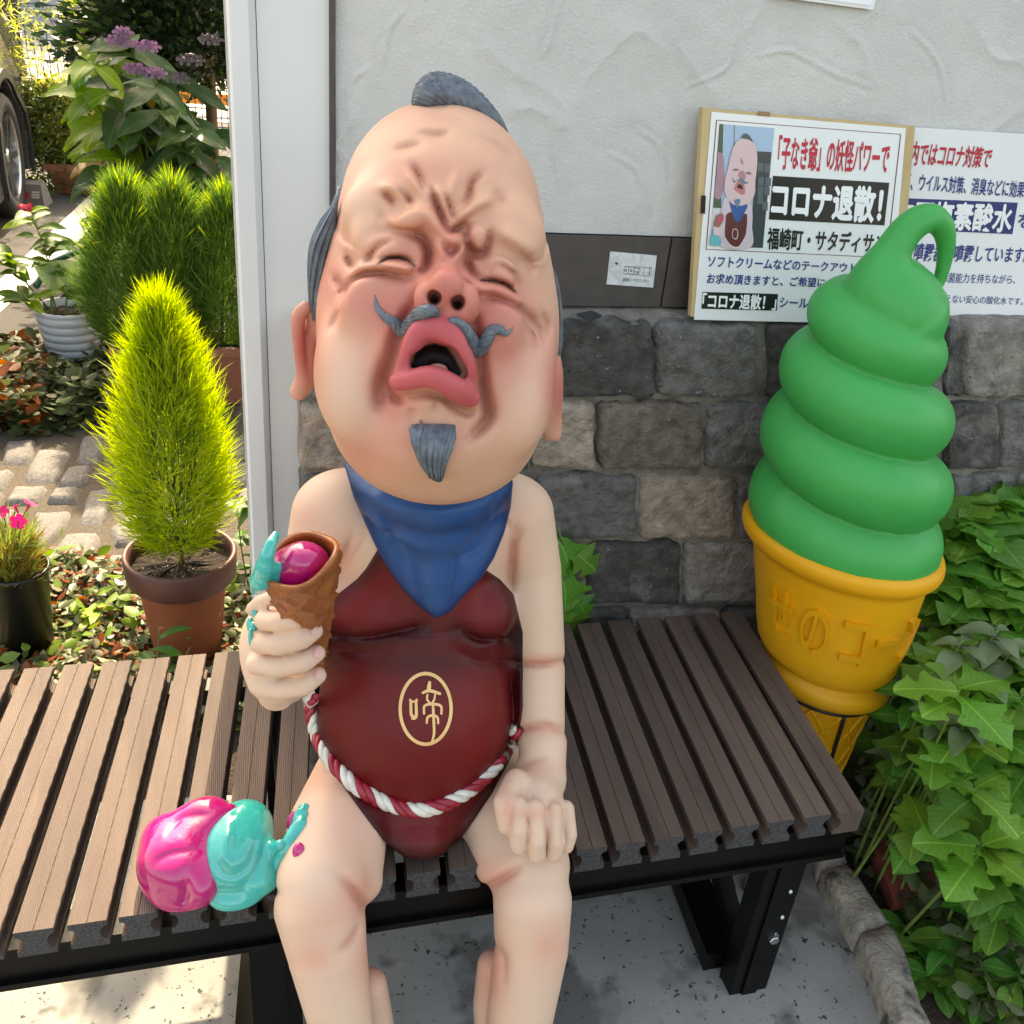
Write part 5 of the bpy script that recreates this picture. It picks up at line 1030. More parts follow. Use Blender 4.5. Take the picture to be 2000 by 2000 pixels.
# planter with three kochia behind
p0 = onz(205, 742, 0); yp = 3.42; A = ony(212, 690, yp-.1); Bq = ony(495, 690, yp-.1); zr = ony(340, 682, yp-.1)[2]
pl = thing('window_box', (A[0]*.5+Bq[0]*.5, yp, 0), 'long brown plastic planter box under the row of green bushes', 'planter')
def trough(name, parent, xa, xb, ya, yb, z, mat, tap=.05, lip=.03):
    b = MB(); lo = [(xa+tap, ya+tap, 0), (xb-tap, ya+tap, 0), (xb-tap, yb-tap, 0), (xa+tap, yb-tap, 0)]; hi = [(xa+.012, ya+.012, z-lip), (xb-.012, ya+.012, z-lip), (xb-.012, yb-.012, z-lip), (xa+.012, yb-.012, z-lip)]
    b.add(lo+hi, [(3, 2, 1, 0)]+[(i, (i+1) % 4, 4+(i+1) % 4, 4+i) for i in range(4)]); b.build('box_wall', mat, parent)
    b = MB(); o = [(xa, ya), (xb, ya), (xb, yb), (xa, yb)]; i_ = [(xa+.02, ya+.02), (xb-.02, ya+.02), (xb-.02, yb-.02), (xa+.02, yb-.02)]; V = [(x, y, z-lip) for x, y in o]+[(x, y, z) for x, y in o]+[(x, y, z) for x, y in i_]+[(x, y, z-.05) for x, y in i_]
    b.add(V, [(k, (k+1) % 4, 4+(k+1) % 4, 4+k) for k in range(4)]+[(4+k, 4+(k+1) % 4, 8+(k+1) % 4, 8+k) for k in range(4)]+[(8+k, 8+(k+1) % 4, 12+(k+1) % 4, 12+k) for k in range(4)]); b.build('rim', mat, parent)
    b = MB(); b.add([(xa+.02, ya+.02, z-.045), (xb-.02, ya+.02, z-.045), (xb-.02, yb-.02, z-.045), (xa+.02, yb-.02, z-.045)], [(0, 1, 2, 3)]); b.build('soil', potsoil, parent)
trough('x', pl, A[0], Bq[0], yp-.1, yp+.1, zr, plas_t)
for i, (xb, xt, yt, lab) in enumerate(((265, 238, 365, 'leftmost deep green feathery bush of the row in the planter box'), (345, 335, 372, 'middle deep green feathery bush of the row in the planter box'), (435, 440, 388, 'deep green feathery bush in the planter box nearest the white post'))):
    base = ony(xb, 715, yp); base[2] = zr-.03; top = ony(xt, yt, yp); k = thing('kochia_plant', base, lab, 'plant', 'feathery bushes in the planter box')
    blades('foliage', 7000, egg(base+[0, 0, .02], top, .160, fr=.5), .065, .0034, koc_d, k, curl=1.0); blades('foliage', 600, egg(base*.5+top*.5, top+[0, 0, .02], .12, fr=.4), .065, .003, koc_y, k, curl=.4)
    stem('stem', [base, base*.7+top*.3, base*.4+top*.6], .008, .003, stem_b, k)
# ribbed white pot
wc = np.array([*onz(150, 722, 0)[:2], 0.]); hzw = ony(140, 598, wc[1])[2]; rw = 62*depth(ony(140, 598, wc[1]))/F_PX; prof = [(0,.003),(rw*.66,.003),(rw*.68,0)]
for i in range(7): z0_ = .012+(hzw-.03)*i/7; z1_ = .012+(hzw-.03)*(i+1)/7; r0 = rw*(.68+.29*(i+.2)/7); prof += [(r0, z0_), (r0+.006, (z0_+z1_)/2-.006), (r0+.0065, z1_-.006), (r0+.002, z1_-.001)]
prof += [(rw-.003, hzw-.016), (rw, hzw-.010), (rw, hzw), (rw-.006, hzw), (rw-.010, hzw-.05)]
wp = pot('white_pot', wc, prof, wplas, 'ribbed white plastic pot standing at the edge of the asphalt', soil_z=hzw-.03, soil_r=rw-.01)
lf_g = leafm('leaf_mid', (84,118,44), vein=.6); lf_var = leafm('leaf_variegated', (196,206,160), (104,140,80), tr=.3); lf_l = leafm('leaf_light', (136,168,52), tr=.45, vein=.6)
me_a = [leaf_mesh('leaf', lf_g, ov, 1, .45, seed=i) for i in range(2)]+[leaf_mesh('leaf', lf_l, ov, 1, .45, seed=5)]; me_v = leaf_mesh('leaf', lf_var, ov, 1, .8, seed=9)
gp = thing('potted_shrub', wc+[0, 0, hzw-.03], 'leggy leafy plant with small pink blossom in the ribbed white pot', 'plant')
for (tx, ty, bx_) in ((60,415,100),(20,500,95),(105,470,110),(140,560,125),(175,520,165),(55,590,90),(165,560,160)):
    y_ = wc[1]+rnd.uniform(-.06, .06); P0 = ony(bx_, 605, y_); P0[2] = hzw-.03; P2 = ony(tx, ty, y_); P1 = P0*.5+P2*.5+[rnd.uniform(-.03, .03), 0, .03]; stem('stem', [P0, P1, P2], .004, .0016, stem_g, gp); Q = spline([P0, P1, P2], 12)
    for i in range(4, 12):
        for k in range(2 if i > 5 else 1): put_leaf(me_a[rnd.randrange(3)], gp, Q[i], rdir(.35, .7), (0, -.5, 1), rnd.uniform(.07, .11))
for (px_, py_) in ((128,555),(172,552),(150,590),(182,585)): put_leaf(me_v, gp, ony(px_, py_, wc[1]-.04), rdir(.5, .4)*[1, .4, 1]+[0, -.5, .4], (0, -1, .4), .13)
blos = M('blossom_pink', S((222,96,112)), S((196,60,84)), rough=.6, trans=.3)
b = MB()
for i in range(26): c = ony(50+rnd.uniform(-9, 9), 412+rnd.uniform(-8, 8), wc[1]); b.tube([c, c+np.array(rdir(.6, 1))*.012], [.003, .007], 6)
b.build('blossom', blos, gp)
hose_m = M('hose_green', S((44,92,78)), rough=.35); b = MB(); b.tube(spline([ony(70, 560, wc[1]-.05), ony(95, 520, wc[1]+.02), ony(130, 500, wc[1]+.06), ony(178, 488, wc[1]+.1), ony(240, 500, wc[1]+.2), (-.35,4.05,.01)], 30), .011, 8); tag(b.build('garden_hose', hose_m, None, True), 'thin dark green garden hose arching behind the ribbed white pot', 'hose')
# black pot with pinks
bc = np.array([*onz(42, 1285, 0)[:2], 0.]); hzb = ony(45, 1105, bc[1])[2]; rb = 62*depth(ony(30, 1105, bc[1]))/F_PX; bc = bc+[ony(28, 1105, bc[1])[0]-bc[0]-.0, 0, 0]
pot('black_pot', bc, [(0,.003),(rb*.70,.003),(rb*.72,0),(rb*.95,hzb-.012),(rb,hzb-.010),(rb+.001,hzb),(rb-.004,hzb),(rb-.006,hzb-.05)], bplas, 'black plastic nursery pot at the left edge behind the bench', soil_z=hzb-.03, soil_r=rb-.006)
dia = thing('pink_flower_plant', bc+[0, 0, hzb-.03], 'scruffy pinks plant with magenta flowers in the black pot', 'plant')
dm = leafm('dianthus_leaf', (132,146,72), tr=.35); dm2 = leafm('dianthus_dry', (150,112,62), tr=.3)
def tuft(c, R, H):
    def f(n): a = nr.rand(n)*6.28; r_ = R*np.sqrt(nr.rand(n)); z_ = H*nr.rand(n)**1.2; pos = c[None]+np.stack([np.cos(a)*r_, np.sin(a)*r_, z_], 1); out = np.stack([np.cos(a)*.5, np.sin(a)*.5, .8+0*a], 1); return pos, out
    return f
blades('foliage', 900, tuft(bc+[-.01, 0, hzb-.03], rb*.75, .11), .05, .003, dm, dia); blades('foliage', 500, tuft(bc+[-.01, 0, hzb-.03], rb*.75, .08), .055, .0028, dm2, dia)
mag = M('petal_magenta', S((214,20,112)), S((180,14,90)), rough=.5, trans=.3, scale=60); 
for (px_, py_, s_, f_) in ((36,1018,.016,(0,-1,.3)),(58,985,.014,(.5,.2,.8)),(30,990,.012,(-.3,.4,.9)),(5,1000,.013,(0,-.6,.7))):
    c = ony(px_, py_, bc[1]-.03); b = MB(); Rm = np.array(orient(f_, (0, .3, 1)).to_3x3())
    for k in range(5):
        a = k*2*math.pi/5; pts = [(0,0),(.5,-.42),(.95,-.40),(1.08,0),(.95,.40),(.5,.42)]; V = [c+Rm @ (np.array([.12+.12*(x > .4), x*math.cos(a)-y*math.sin(a), x*math.sin(a)+y*math.cos(a)])*s_) for x, y in pts]; b.add(V, [(0, 1, 2, 3), (0, 3, 4, 5)])
    b.tube([c-Rm @ np.array([s_*1.2, 0, 0]), c+Rm @ np.array([s_*.1, 0, 0])], [.0015, .003], 6); b.build('flower', mag, dia)
    stem('stem', [bc+[0, 0, hzb], (bc+[0, 0, hzb])*.4+c*.6+[0, 0, .02], c], .0014, .001, stem_g, dia)

# ------------------------------------------------------------------ ground cover
def cover(name, n, region, mat, L, label, zmax=.05, keep=None):
    """small leaves lying over a patch of soil given by pixel bounds"""
    pos = []
    while len(pos) < n:
        px_, py_ = rnd.uniform(region[0], region[2]), rnd.uniform(region[1], region[3]); p = onz(px_, py_, 0)
        if keep and not keep(px_, py_, p): continue
        p[2] = rnd.random()**1.5*zmax*(1+.6*vnoise(p, 5)); pos.append(p)
    pos = np.array(pos); a = nr.rand(n)*6.28; d = np.stack([np.cos(a), np.sin(a), nr.rand(n)*.9-.2], 1); d /= np.linalg.norm(d, axis=1)[:, None]; s_ = np.cross(d, np.array([0, 0, 1])+nr.randn(n, 3)*.5); s_ /= np.linalg.norm(s_, axis=1)[:, None]; Ls = (L*(.6+.8*nr.rand(n)))[:, None]
    k = [(0, .0), (.3, .28), (.65, .26), (1, .0)]; nn = np.cross(d, s_); V = np.stack([pos]+[pos+d*Ls*t+s_*Ls*w+nn*Ls*.08 for t, w in k[1:3]]+[pos+d*Ls]+[pos+d*Ls*t-s_*Ls*w+nn*Ls*.08 for t, w in k[2:0:-1]], 1)
    base = (np.arange(n)*6)[:, None, None]; Fc = (base+np.array([[0, 1, 2, 3], [0, 3, 4, 5]])[None]).reshape(-1, 4); return tag(mk(name, V.reshape(-1, 3), Fc, mat, None), label, 'ground cover', kind='stuff')
gc1 = leafm('cover_green', (92,106,66), tr=.25); gc2 = leafm('cover_rust', (158,92,44), (112,64,36), tr=.35); gc3 = leafm('cover_silver', (150,140,116), tr=.15); gc4 = leafm('cover_fresh', (116,150,56), tr=.35)
kA = lambda a, b_, p: p[1] > 1.5 and p[1] < 2.32+.25*vnoise(p+3, 4) and p[0] < -.0; kB = lambda a, b_, p: (3.15+.2*vnoise(p, 3)) < p[1] < 4.05-.9*max(0, -p[0]-.75)+.1*vnoise(p, 6)
RA = (-60, 1060, 520, 1420); RB_ = (-60, 690, 240, 860)
cover('ground_cover', 3000, RA, gc1, .026, 'dull green low leaves carpeting the soil behind the bench', .05, kA); cover('ground_cover', 1300, RA, gc2, .026, 'rust coloured low leaves scattered behind the bench', .05, kA); cover('ground_cover', 1300, RA, gc3, .028, 'pale dry low leaves scattered behind the bench', .05, kA); cover('ground_cover', 240, RA, gc4, .038, 'fresh green low leaves among the cover behind the bench', .09, kA)
cover('ground_cover', 2400, RB_, gc1, .05, 'dark green low leaves in front of the ribbed white pot', .14, kB); cover('ground_cover', 700, RB_, gc2, .05, 'orange brown low leaves beside the asphalt edge', .13, lambda a, b_, p: kB(a, b_, p) and a < 90)
wd = leafm('weed_leaf', (70,112,40), vein=.6); me_w = [leaf_mesh('leaf', wd, ov, 1, .42, seed=i) for i in range(3)]
def weed(name, base, top, n, s, label, cat='plant', meshes=None, spread=.06):
    t = thing(name, base, label, cat); meshes = meshes or me_w
    for k in range(4):
        tp = np.array(top)+[rnd.uniform(-spread, spread), rnd.uniform(-spread, spread), -rnd.random()*.25*(top[2]-base[2])]; Q = spline([base, np.array(base)*.5+tp*.5+[rnd.uniform(-.02, .02), 0, 0], tp], 10); stem('stem', Q[::3], .0024, .001, stem_g, t)
        for i in range(n//4): q = Q[min(9, 2+int(8*(i+.5)/(n//4)))]; put_leaf(meshes[rnd.randrange(len(meshes))], t, q, rdir(.25, .8), up_, s*rnd.uniform(.6, 1.15))
    return t
weed('weed', (-.005, 2.15, 0), ony(478, 950, 2.15), 26, .085, 'dark leafy weed between the terracotta pot and the white post')
weed('weed', (-.36, 2.05, 0), ony(190, 1170, 2.05), 12, .07, 'light green weed in the cover left of the terracotta pot', meshes=me_a[2:]); weed('weed', (-.21, 1.66, 0), ony(310, 1235, 1.66), 12, .06, 'pale green weed peeping over the slats before the terracotta pot')

# ------------------------------------------------------------------ hydrangea, conifer, shrubs beyond
hyd = leafm('hydrangea_leaf', (70,102,52), (50,80,44), tr=.4, vein=.6, rough=.4, rand=.3); hyd2 = leafm('hydrangea_light', (126,156,40), (92,128,34), tr=.5, vein=.6, rand=.2); hyd3 = leafm('hydrangea_worn', (160,140,44), (112,70,36), tr=.4)
meh = [leaf_mesh('leaf', hyd, ov, 1, .52, fold=.2, droop=.4, seed=i, nv=10) for i in range(4)]; meh2 = [leaf_mesh('leaf', hyd2, ov, 1, .52, fold=.2, droop=.3, seed=7)]; meh3 = [leaf_mesh('leaf', hyd3, ov, 1, .5, droop=.5, seed=8)]
yh = 4.7; H0 = onz(330, 640, 0); H0 = np.array([ony(330, 500, yh)[0], yh, 0.]); hy = thing('hydrangea', H0, 'large dark leaved hydrangea with faded purple flower heads beside the post', 'shrub')
for i in range(40):
    px_, py_ = rnd.uniform(165, 450), rnd.uniform(85, 400); py_ = max(py_, 85+max(0, 210-px_)*1.2); y_ = yh+rnd.uniform(-.35, .3); tp = ony(px_, py_, y_); b0 = H0+[rnd.uniform(-.2, .3), rnd.uniform(-.1, .1), 0]; Q = spline([b0, b0*.55+tp*.45+[0, 0, .08], tp], 10); stem('stem', Q[::3], .007, .004, stem_g, hy)
    light = px_ < 225 and py_ < 260
    for lev_ in (9, 8, 6):
        for k in range(3 if lev_ > 6 else 2):
            a = k*2.1+lev_*1.1+rnd.random(); d = np.array([math.cos(a), math.sin(a)-.45, rnd.uniform(-.5, .45)]); mm = meh2 if (light and rnd.random() < .8) else (meh3 if rnd.random() < .04 else meh); put_leaf(mm[rnd.randrange(len(mm))], hy, Q[lev_], d, (0, -.5, 1), rnd.uniform(.14, .23))
flo = M('floret_mauve', S((146,108,146)), S((108,80,104)), rough=.6, scale=60, trans=.25); flo2 = M('floret_grey', S((110,96,104)), S((80,70,74)), rough=.7, scale=60)
for (px_, py_, r_) in ((232,78,17),(285,88,18),(262,132,13),(300,140,15),(410,75,14),(372,115,18),(350,150,11),(240,62,10)):
    c = ony(px_, py_, yh-.42); m_ = depth(c)/F_PX; b = MB(); R0 = r_*m_
    for k in range(46): d = rdir(.6, 2.0); p = c+d*R0*[1, 1, .45]; b.add([p+np.array(rdir())*.010 for _ in range(4)], [(0, 1, 2, 3)])
    for k in range(7):
        a = k*.9; p = c+np.array([math.cos(a), math.sin(a)*.8, -.1])*R0*1.05
        for j in range(4): q = j*1.57; b.add([p, p+np.array([math.cos(q+.5), -.2, math.sin(q+.5)])*.016, p+np.array([math.cos(q), -.25, math.sin(q)])*.022, p+np.array([math.cos(q-.5), -.2, math.sin(q-.5)])*.016], [(0, 1, 2, 3)])
    b.build('flower_head', flo if px_ < 330 else flo2, hy)
con = leafm('conifer', (44,70,36), (28,48,26), tr=.2, rand=0); con2 = leafm('conifer_tip', (88,112,40), tr=.4, rand=0)
xc = ony(395, 40, 5.6)[0]; ct = thing('conifer_tree', (xc, 5.6, 0), 'dark conifer tree rising behind the hydrangea at the top', 'tree')
b = MB(); b.tube(spline([(xc,5.6,0),(xc+.02,5.62,.9),(xc-.01,5.6,2.4)], 14), np.linspace(.035,.02,14), 10); b.build('trunk', stem_b, ct, True)
def conif(n):
    t = nr.rand(n); cl = nr.randint(0, 90, n); cc = np.random.RandomState(3); ca = cc.rand(90)*6.28; cr = .10+.50*cc.rand(90); cz = .88+1.0*cc.rand(90)**1.3; pos = np.stack([xc+np.cos(ca[cl])*cr[cl], 5.6+np.sin(ca[cl])*cr[cl], cz[cl]], 1)+nr.randn(n, 3)*[.085, .085, .055]; out = pos-np.array([xc, 5.6, 1.0]); out[:, 2] *= .4; out /= np.linalg.norm(out, axis=1)[:, None]; return pos, out
blades('crown', 20000, conif, .05, .026, con, ct, curl=.3, seg=2); blades('crown', 3000, conif, .05, .018, con2, ct, curl=.3, seg=2)
# far shrubs in a terracotta trough
ys = 6.75; A = ony(84, 325, ys); Bq = ony(215, 325, ys); zt_ = ony(130, 322, ys)[2]; tr2 = thing('clay_trough', (A[0]*.5+Bq[0]*.5, ys+.2, 0), 'brown clay coloured trough standing on the asphalt near the parked car', 'planter'); trough('x', tr2, A[0], Bq[0], ys, ys+.4, zt_, plas_t, .06, .04)
fine = leafm('fine_leaf', (170,170,88), (130,140,60), tr=.5, rand=0); fine2 = leafm('fine_leaf_dark', (84,108,56), tr=.3, rand=0)
def bush(c, R, H, p=1.): 
    def f(n): a = nr.rand(n)*6.28; z_ = nr.rand(n)**p; r_ = R*np.sqrt(nr.rand(n))*(.6+.6*np.sin(np.pi*np.clip(z_*.9+.1, 0, 1))); pos = np.array(c)[None]+np.stack([np.cos(a)*r_, np.sin(a)*r_*.6, z_*H], 1)+nr.randn(n, 3)*.02; out = np.stack([np.cos(a)*.6, np.sin(a)*.6, .7+0*a], 1); return pos, out
    return f
sh = thing('leafy_shrub', (A[0]*.5+Bq[0]*.5, ys+.2, zt_-.05), 'sunlit yellow green shrub growing in the brown clay trough', 'shrub'); cS = np.array([A[0]*.45+Bq[0]*.55, ys+.2, zt_-.03])
rd = lambda p, o: nr.randn(len(p), 3)*[1, 1, .7]
blades('foliage', 6500, bush(cS-[.06, 0, 0], .27, ony(120, 160, ys)[2]-zt_), .034, .015, fine, sh, seg=2, fdir=rd); blades('foliage', 1800, bush(cS-[.06, 0, 0], .25, ony(120, 190, ys)[2]-zt_), .034, .015, fine2, sh, seg=2, fdir=rd)
for i in range(16): a = rnd.random()*6.28; tp = cS+[math.cos(a)*.25-.06, math.sin(a)*.15, rnd.uniform(.4, .95)]; stem('stem', [cS+[rnd.uniform(-.15, .15), 0, 0], cS*.5+tp*.5, tp], .004, .0015, stem_b, sh)
def wisp(n): i = nr.randint(0, 14, n); cc = np.random.RandomState(5); bx_ = cS[0]-.35+cc.rand(14)*.6; h_ = .8+.55*cc.rand(14); t = nr.rand(n)**.7; pos = np.stack([bx_[i]+(cc.rand(14)[i]-.5)*.5*t*t, ys+.2+(cc.rand(14)[i]-.5)*.3*t, zt_+h_[i]*t], 1)+nr.randn(n, 3)*.035; return pos, nr.randn(n, 3)*[.6, .6, .5]
blades('foliage', 1500, wisp, .06, .008, fine, sh, seg=2)
ds = thing('low_shrub', (-1.13, 6.9, 0), 'dark fine leaved low shrub between the car wheel and the trough', 'shrub'); blades('foliage', 2600, bush((-1.13, 6.85, 0), .26, .62), .04, .014, fine2, ds, seg=2, fdir=rd)
# kerb of a wheel stop
ws = thing('wheel_stop', (-1.14, 6.5, 0), 'grey concrete wheel stop with a red reflector behind the car tyre', 'wheel stop'); wq = [onz(28, 415, 0), onz(88, 408, 0)]; x_a, x_b = wq[0][0]-.3, wq[1][0]; yw_ = wq[1][1]; hw_ = ony(80, 362, yw_)[2]
b = MB(); b.add([(x_a,yw_,0),(x_b,yw_,0),(x_b+.02,yw_+.18,0),(x_a,yw_+.18,0),(x_a,yw_+.02,hw_),(x_b-.01,yw_+.02,hw_),(x_b-.01,yw_+.15,hw_),(x_a,yw_+.15,hw_)], [(4,5,6,7),(0,1,5,4),(1,2,6,5),(2,3,7,6),(3,0,4,7)]); b.build('block', cobble_m, ws)
pw = Plane((x_a,yw_,0),(x_b,yw_,0),(x_a,yw_+.02,hw_)); slab(pw, [(36,375),(56,375),(56,388),(36,388)], .006, M('reflector_red', S((190,20,28)), rough=.2), ws, 'reflector')
for k in range(3): slab(pw, [(62,374+5*k),(77,374+5*k),(77,377+5*k),(62,377+5*k)], .005, far_grey, ws, 'rib')
# mesh fence
yf = 9.2; ftop = lambda px_: ony(px_, 10+px_*.085, yf); fn = thing('mesh_fence', (-2, yf, 0), 'dark wire mesh fence with square posts at the far edge of the lot', 'fence'); fm = M('fence_dark', S((46,44,44)), rough=.5)
zT = ftop(100)[2]; x_l, x_r = -5.0, 1.2; b = MB()
for x in np.arange(x_l, x_r, .052): b.tube([(x, yf, .05), (x, yf, zT+.0), (x, yf-.035, zT+.03)], .0036, 4, cap=False)
for z_ in np.append(np.arange(.1, zT-.1, .145), [zT-.03, zT+.03]): b.tube([(x_l, yf-.006, z_), (x_r, yf-.006, z_)], .0045, 4, cap=False)
b.build('wire_panel', fm, fn)
for px_ in (28, 137, 330): x = ony(px_, 60, yf)[0]; b = MB(); b.box((x-.035, yf+.01, 0), (x+.035, yf+.08, zT+.06)); pst = b.build('post', fm, fn); b = MB(); b.box((x-.075, yf-.03, zT-.05), (x+.075, yf+.009, zT+.05)); b.build('clamp', fm, pst)
# orange strip behind the fence
b = MB(); b.box((-6, 10.6, .10), (2, 10.66, .20)); tag(b.build('orange_barrier', M('barrier_orange', S((226,142,44)), S((206,116,30)), rough=.5, scale=6)), 'orange plastic barrier strip lying beyond the mesh fence', 'barrier')
# ------------------------------------------------------------------ parked car at the left edge
carp = M('car_grey', S((92,94,98)), S((80,82,86)), rough=.25, metal=.5, coat=1, scale=3); tyre_m = M('tyre', S((30,30,32)), S((22,22,24)), rough=.8, scale=60, bump=.3, bscale=90); alloy = M('alloy', S((168,170,172)), rough=.28, metal=1); cdark = M('car_trim', S((26,26,28)), rough=.5); chrome = M('chrome_trim', S((200,206,212)), rough=.12, metal=1)
XS = -1.15; WY = 6.17; RW = .325
car = thing('parked_car', (-2.1, 5.0, 0), 'dark grey car parked at the left edge with its alloy wheel showing', 'car')
# side profile (y, z) with wheel arches, swept across the width with tumblehome
def arch(yc): return [(yc+.40*math.cos(a), RW+.40*math.sin(a)) for a in np.linspace(-.35, math.pi+.35, 15)]
out = [(2.75,.24)]+[(y, z) for y, z in arch(3.55)[::-1]]+[(y, z) for y, z in arch(WY)[::-1]]+[(7.00,.26),(7.06,.42),(7.05,.62),(6.98,.80),(6.88,.98),(6.60,1.36),(6.2,1.50),(5.0,1.54),(4.2,1.44),(3.55,1.02),(2.8,.86),(2.62,.60),(2.66,.34)]
inset = lambda z: .0 if z < .55 else (.02 if z < .8 else .03+(z-.8)*.34)
V = []; n = len(out)
for k, sx in enumerate((0, 1)):
    for y, z in out: V.append(((XS-inset(z)) if not k else (XS-1.72+inset(z)), y, z))
b = MB(); b.add(V, [tuple(range(n))[::-1], tuple(range(n, 2*n))]+[(i, (i+1) % n, n+(i+1) % n, n+i) for i in range(n)]); b.build('body', carp, car)
for yc in (3.55, WY):
    b = MB(); ar = arch(yc); ar2 = [(yc+.445*math.cos(a), RW+.445*math.sin(a)) for a in np.linspace(-.35, math.pi+.35, 15)]
    for i in range(14): q = [(XS+.004-inset(z), y, z) for y, z in (ar[i], ar2[i], ar2[i+1], ar[i+1])]; b.prism(q, (.018, 0, 0))
    b.build('arch_trim', cdark, car)
    for xs_ in (XS-.015, XS-1.72+.2):
        w = thing('wheel', (xs_, yc, RW), None, None); w.parent = car; w.location = Vector((xs_, yc, RW))-car.location; WPOS[w.name] = Vector((xs_, yc, RW)); Mw = np.array([[0,0,1],[1,0,0],[0,1,0]], float); c_ = np.array([xs_, yc, RW])
        b = MB(); b.lathe([(.232,-.01),(.24,0),(.30,.004),(.322,-.02),(.326,-.06),(.326,-.15),(.315,-.19),(.23,-.19)], c_, 40, M=Mw); b.build('tyre', tyre_m, w, True)
        b = MB(); b.lathe([(.236,-.012),(.232,-.004),(.222,-.012),(.215,-.06),(.21,-.15)], c_, 40, M=Mw); b.lathe([(0,-.012),(.03,-.014),(.045,-.024),(.05,-.05)], c_, 20, M=Mw)
        for k in range(10):
            a = k*2*math.pi/10+(.10 if k % 2 else -.10); ca, sa = math.cos(a), math.sin(a); u = np.array([0, ca, sa]); v = np.array([0, -sa, ca]); x = np.array([1., 0, 0])
            b.add([c_+u*.03-v*.011-x*.022, c_+u*.03+v*.011-x*.022, c_+u*.222+v*.017-x*.012, c_+u*.222-v*.017-x*.012, c_+u*.03-v*.011-x*.05, c_+u*.03+v*.011-x*.05, c_+u*.215+v*.017-x*.05, c_+u*.215-v*.017-x*.05], [(0,1,2,3),(0,4,5,1),(1,5,6,2),(2,6,7,3),(3,7,4,0)])
        b.build('rim', alloy, w)
        b = MB(); b.lathe([(0,-.10),(.2,-.10)], c_, 24, M=Mw); b.build('brake_disc', cdark, w)
b = MB(); b.prism([(XS-.012, 6.62, .66), (XS-.012, 7.02, .63), (XS-.012, 7.01, .655), (XS-.012, 6.62, .685)], (.02, 0, 0)); b.build('chrome_strip', chrome, car)
glass = M('car_glass', S((30,36,40)), rough=.05, coat=1); b = MB(); q = [(3.85,1.05),(6.55,1.0),(6.35,1.36),(5.0,1.46),(4.35,1.38)]; b.prism([(XS-inset(z)+.002, y, z) for y, z in q], (.004, 0, 0)); b.build('side_window', glass, car)

# ------------------------------------------------------------------ kerb, brick and plants at the right
kerb_m = M('kerb_stone', S((176,164,148)), S((122,114,104)), rough=.9, scale=24, contrast=1.3, bump=1, bscale=90, dist=.008, spots=[(14,.58,.1,S((74,72,68))), (40,.66,.06,S((176,164,148)))])
soilr = None
for i, (q, lab) in enumerate((([(1606,1692),(1660,1680),(1745,1795),(1684,1816)], 'rough grey kerb stone by the right bench leg'), ([(1688,1822),(1747,1800),(1835,2010),(1764,2040)], 'worn brownish kerb stone at the bottom right edging the bed'), ([(1585,1560),(1630,1545),(1658,1675),(1604,1688)], 'shaded kerb stone behind the right end of the bench'))):
    P = np.array([onz(a, b_, .055) for a, b_ in q]); nu = 9; v, u = [t[..., None] for t in np.meshgrid(np.linspace(0, 1, nu), np.linspace(0, 1, nu), indexing='ij')]; p = (P[0]*(1-u)+P[1]*u)*(1-v)+(P[3]*(1-u)+P[2]*u)*v
    e = np.maximum(abs(2*u-1), abs(2*v-1))[..., 0]; p[..., 2] = .055-.012*e**8+fbm(p, 30)*.006; p[..., :2] += np.stack([vnoise(p+2, 25), vnoise(p+5, 25)], -1)*.005
    V = list(p.reshape(-1, 3)); Fc = [((j+1)*nu+i_, (j+1)*nu+i_+1, j*nu+i_+1, j*nu+i_) for j in range(nu-1) for i_ in range(nu-1)]; ring = [j*nu for j in range(nu)]+[(nu-1)*nu+k for k in range(1, nu)]+[j*nu+nu-1 for j in range(nu-2, -1, -1)]+[k for k in range(nu-2, 0, -1)]; b0 = len(V)
    for r_ in ring: V.append(np.array([*(V[r_][:2]+(V[r_][:2]-p[..., :2].reshape(-1, 2).mean(0))*.06), -.01]))
    Fc += [(ring[(k+1) % len(ring)], ring[k], b0+k, b0+(k+1) % len(ring)) for k in range(len(ring))]
    Fc = [f_[::-1] if np.cross(np.array(V[f_[1]])-V[f_[0]], np.array(V[f_[2]])-V[f_[1]])[2] < 0 and len(f_) == 4 and max(f_) < b0 else f_ for f_ in Fc]
    tag(mk('kerb_stone', V, Fc, kerb_m, None, True), lab, 'kerb stone', 'kerb stones edging the bed')
b = MB(); b.prism([onz(1696,1668,.03), onz(1762,1655,.05), onz(1845,1752,.04), onz(1738,1782,.02)][::-1], (0, 0, .03)); tag(b.build('red_brick', M('brick_red', S((134,60,44)), S((104,46,36)), rough=.85, scale=30, bump=.5, bscale=100, spots=[(16,.58,.1,S((40,34,32)))])), 'broken red brick lying in the bed under the leaves', 'brick')
lob = leafm('lobed_leaf', (100,150,56), (72,120,42), tr=.32, rand=.32, hr=.025, vein=.7); lobl = leafm('lobed_leaf_young', (108,156,56), (88,138,46), tr=.35, rand=.15, vein=.7); oval = leafm('oval_leaf', (96,148,58), (68,118,44), tr=.3, rand=.3, hr=.025, vein=.7); smal = leafm('grey_leaf', (112,132,92), tr=.2)
mel = [leaf_mesh('leaf', lob, lobed(i), 1, .62+.03*i, nv=15, fold=.18, droop=.12+.09*i, wav=.05+.01*i, seed=i) for i in range(6)]; mel2 = [leaf_mesh('leaf', lobl, lobed(10+i), 1, .6, nv=15, fold=.12, droop=.15, seed=10+i) for i in range(3)]; meo = [leaf_mesh('leaf', oval, obo, 1, .5, fold=.15, droop=.22, seed=i) for i in range(3)]; mes = [leaf_mesh('leaf', smal, ov, 1, .65, seed=3)]
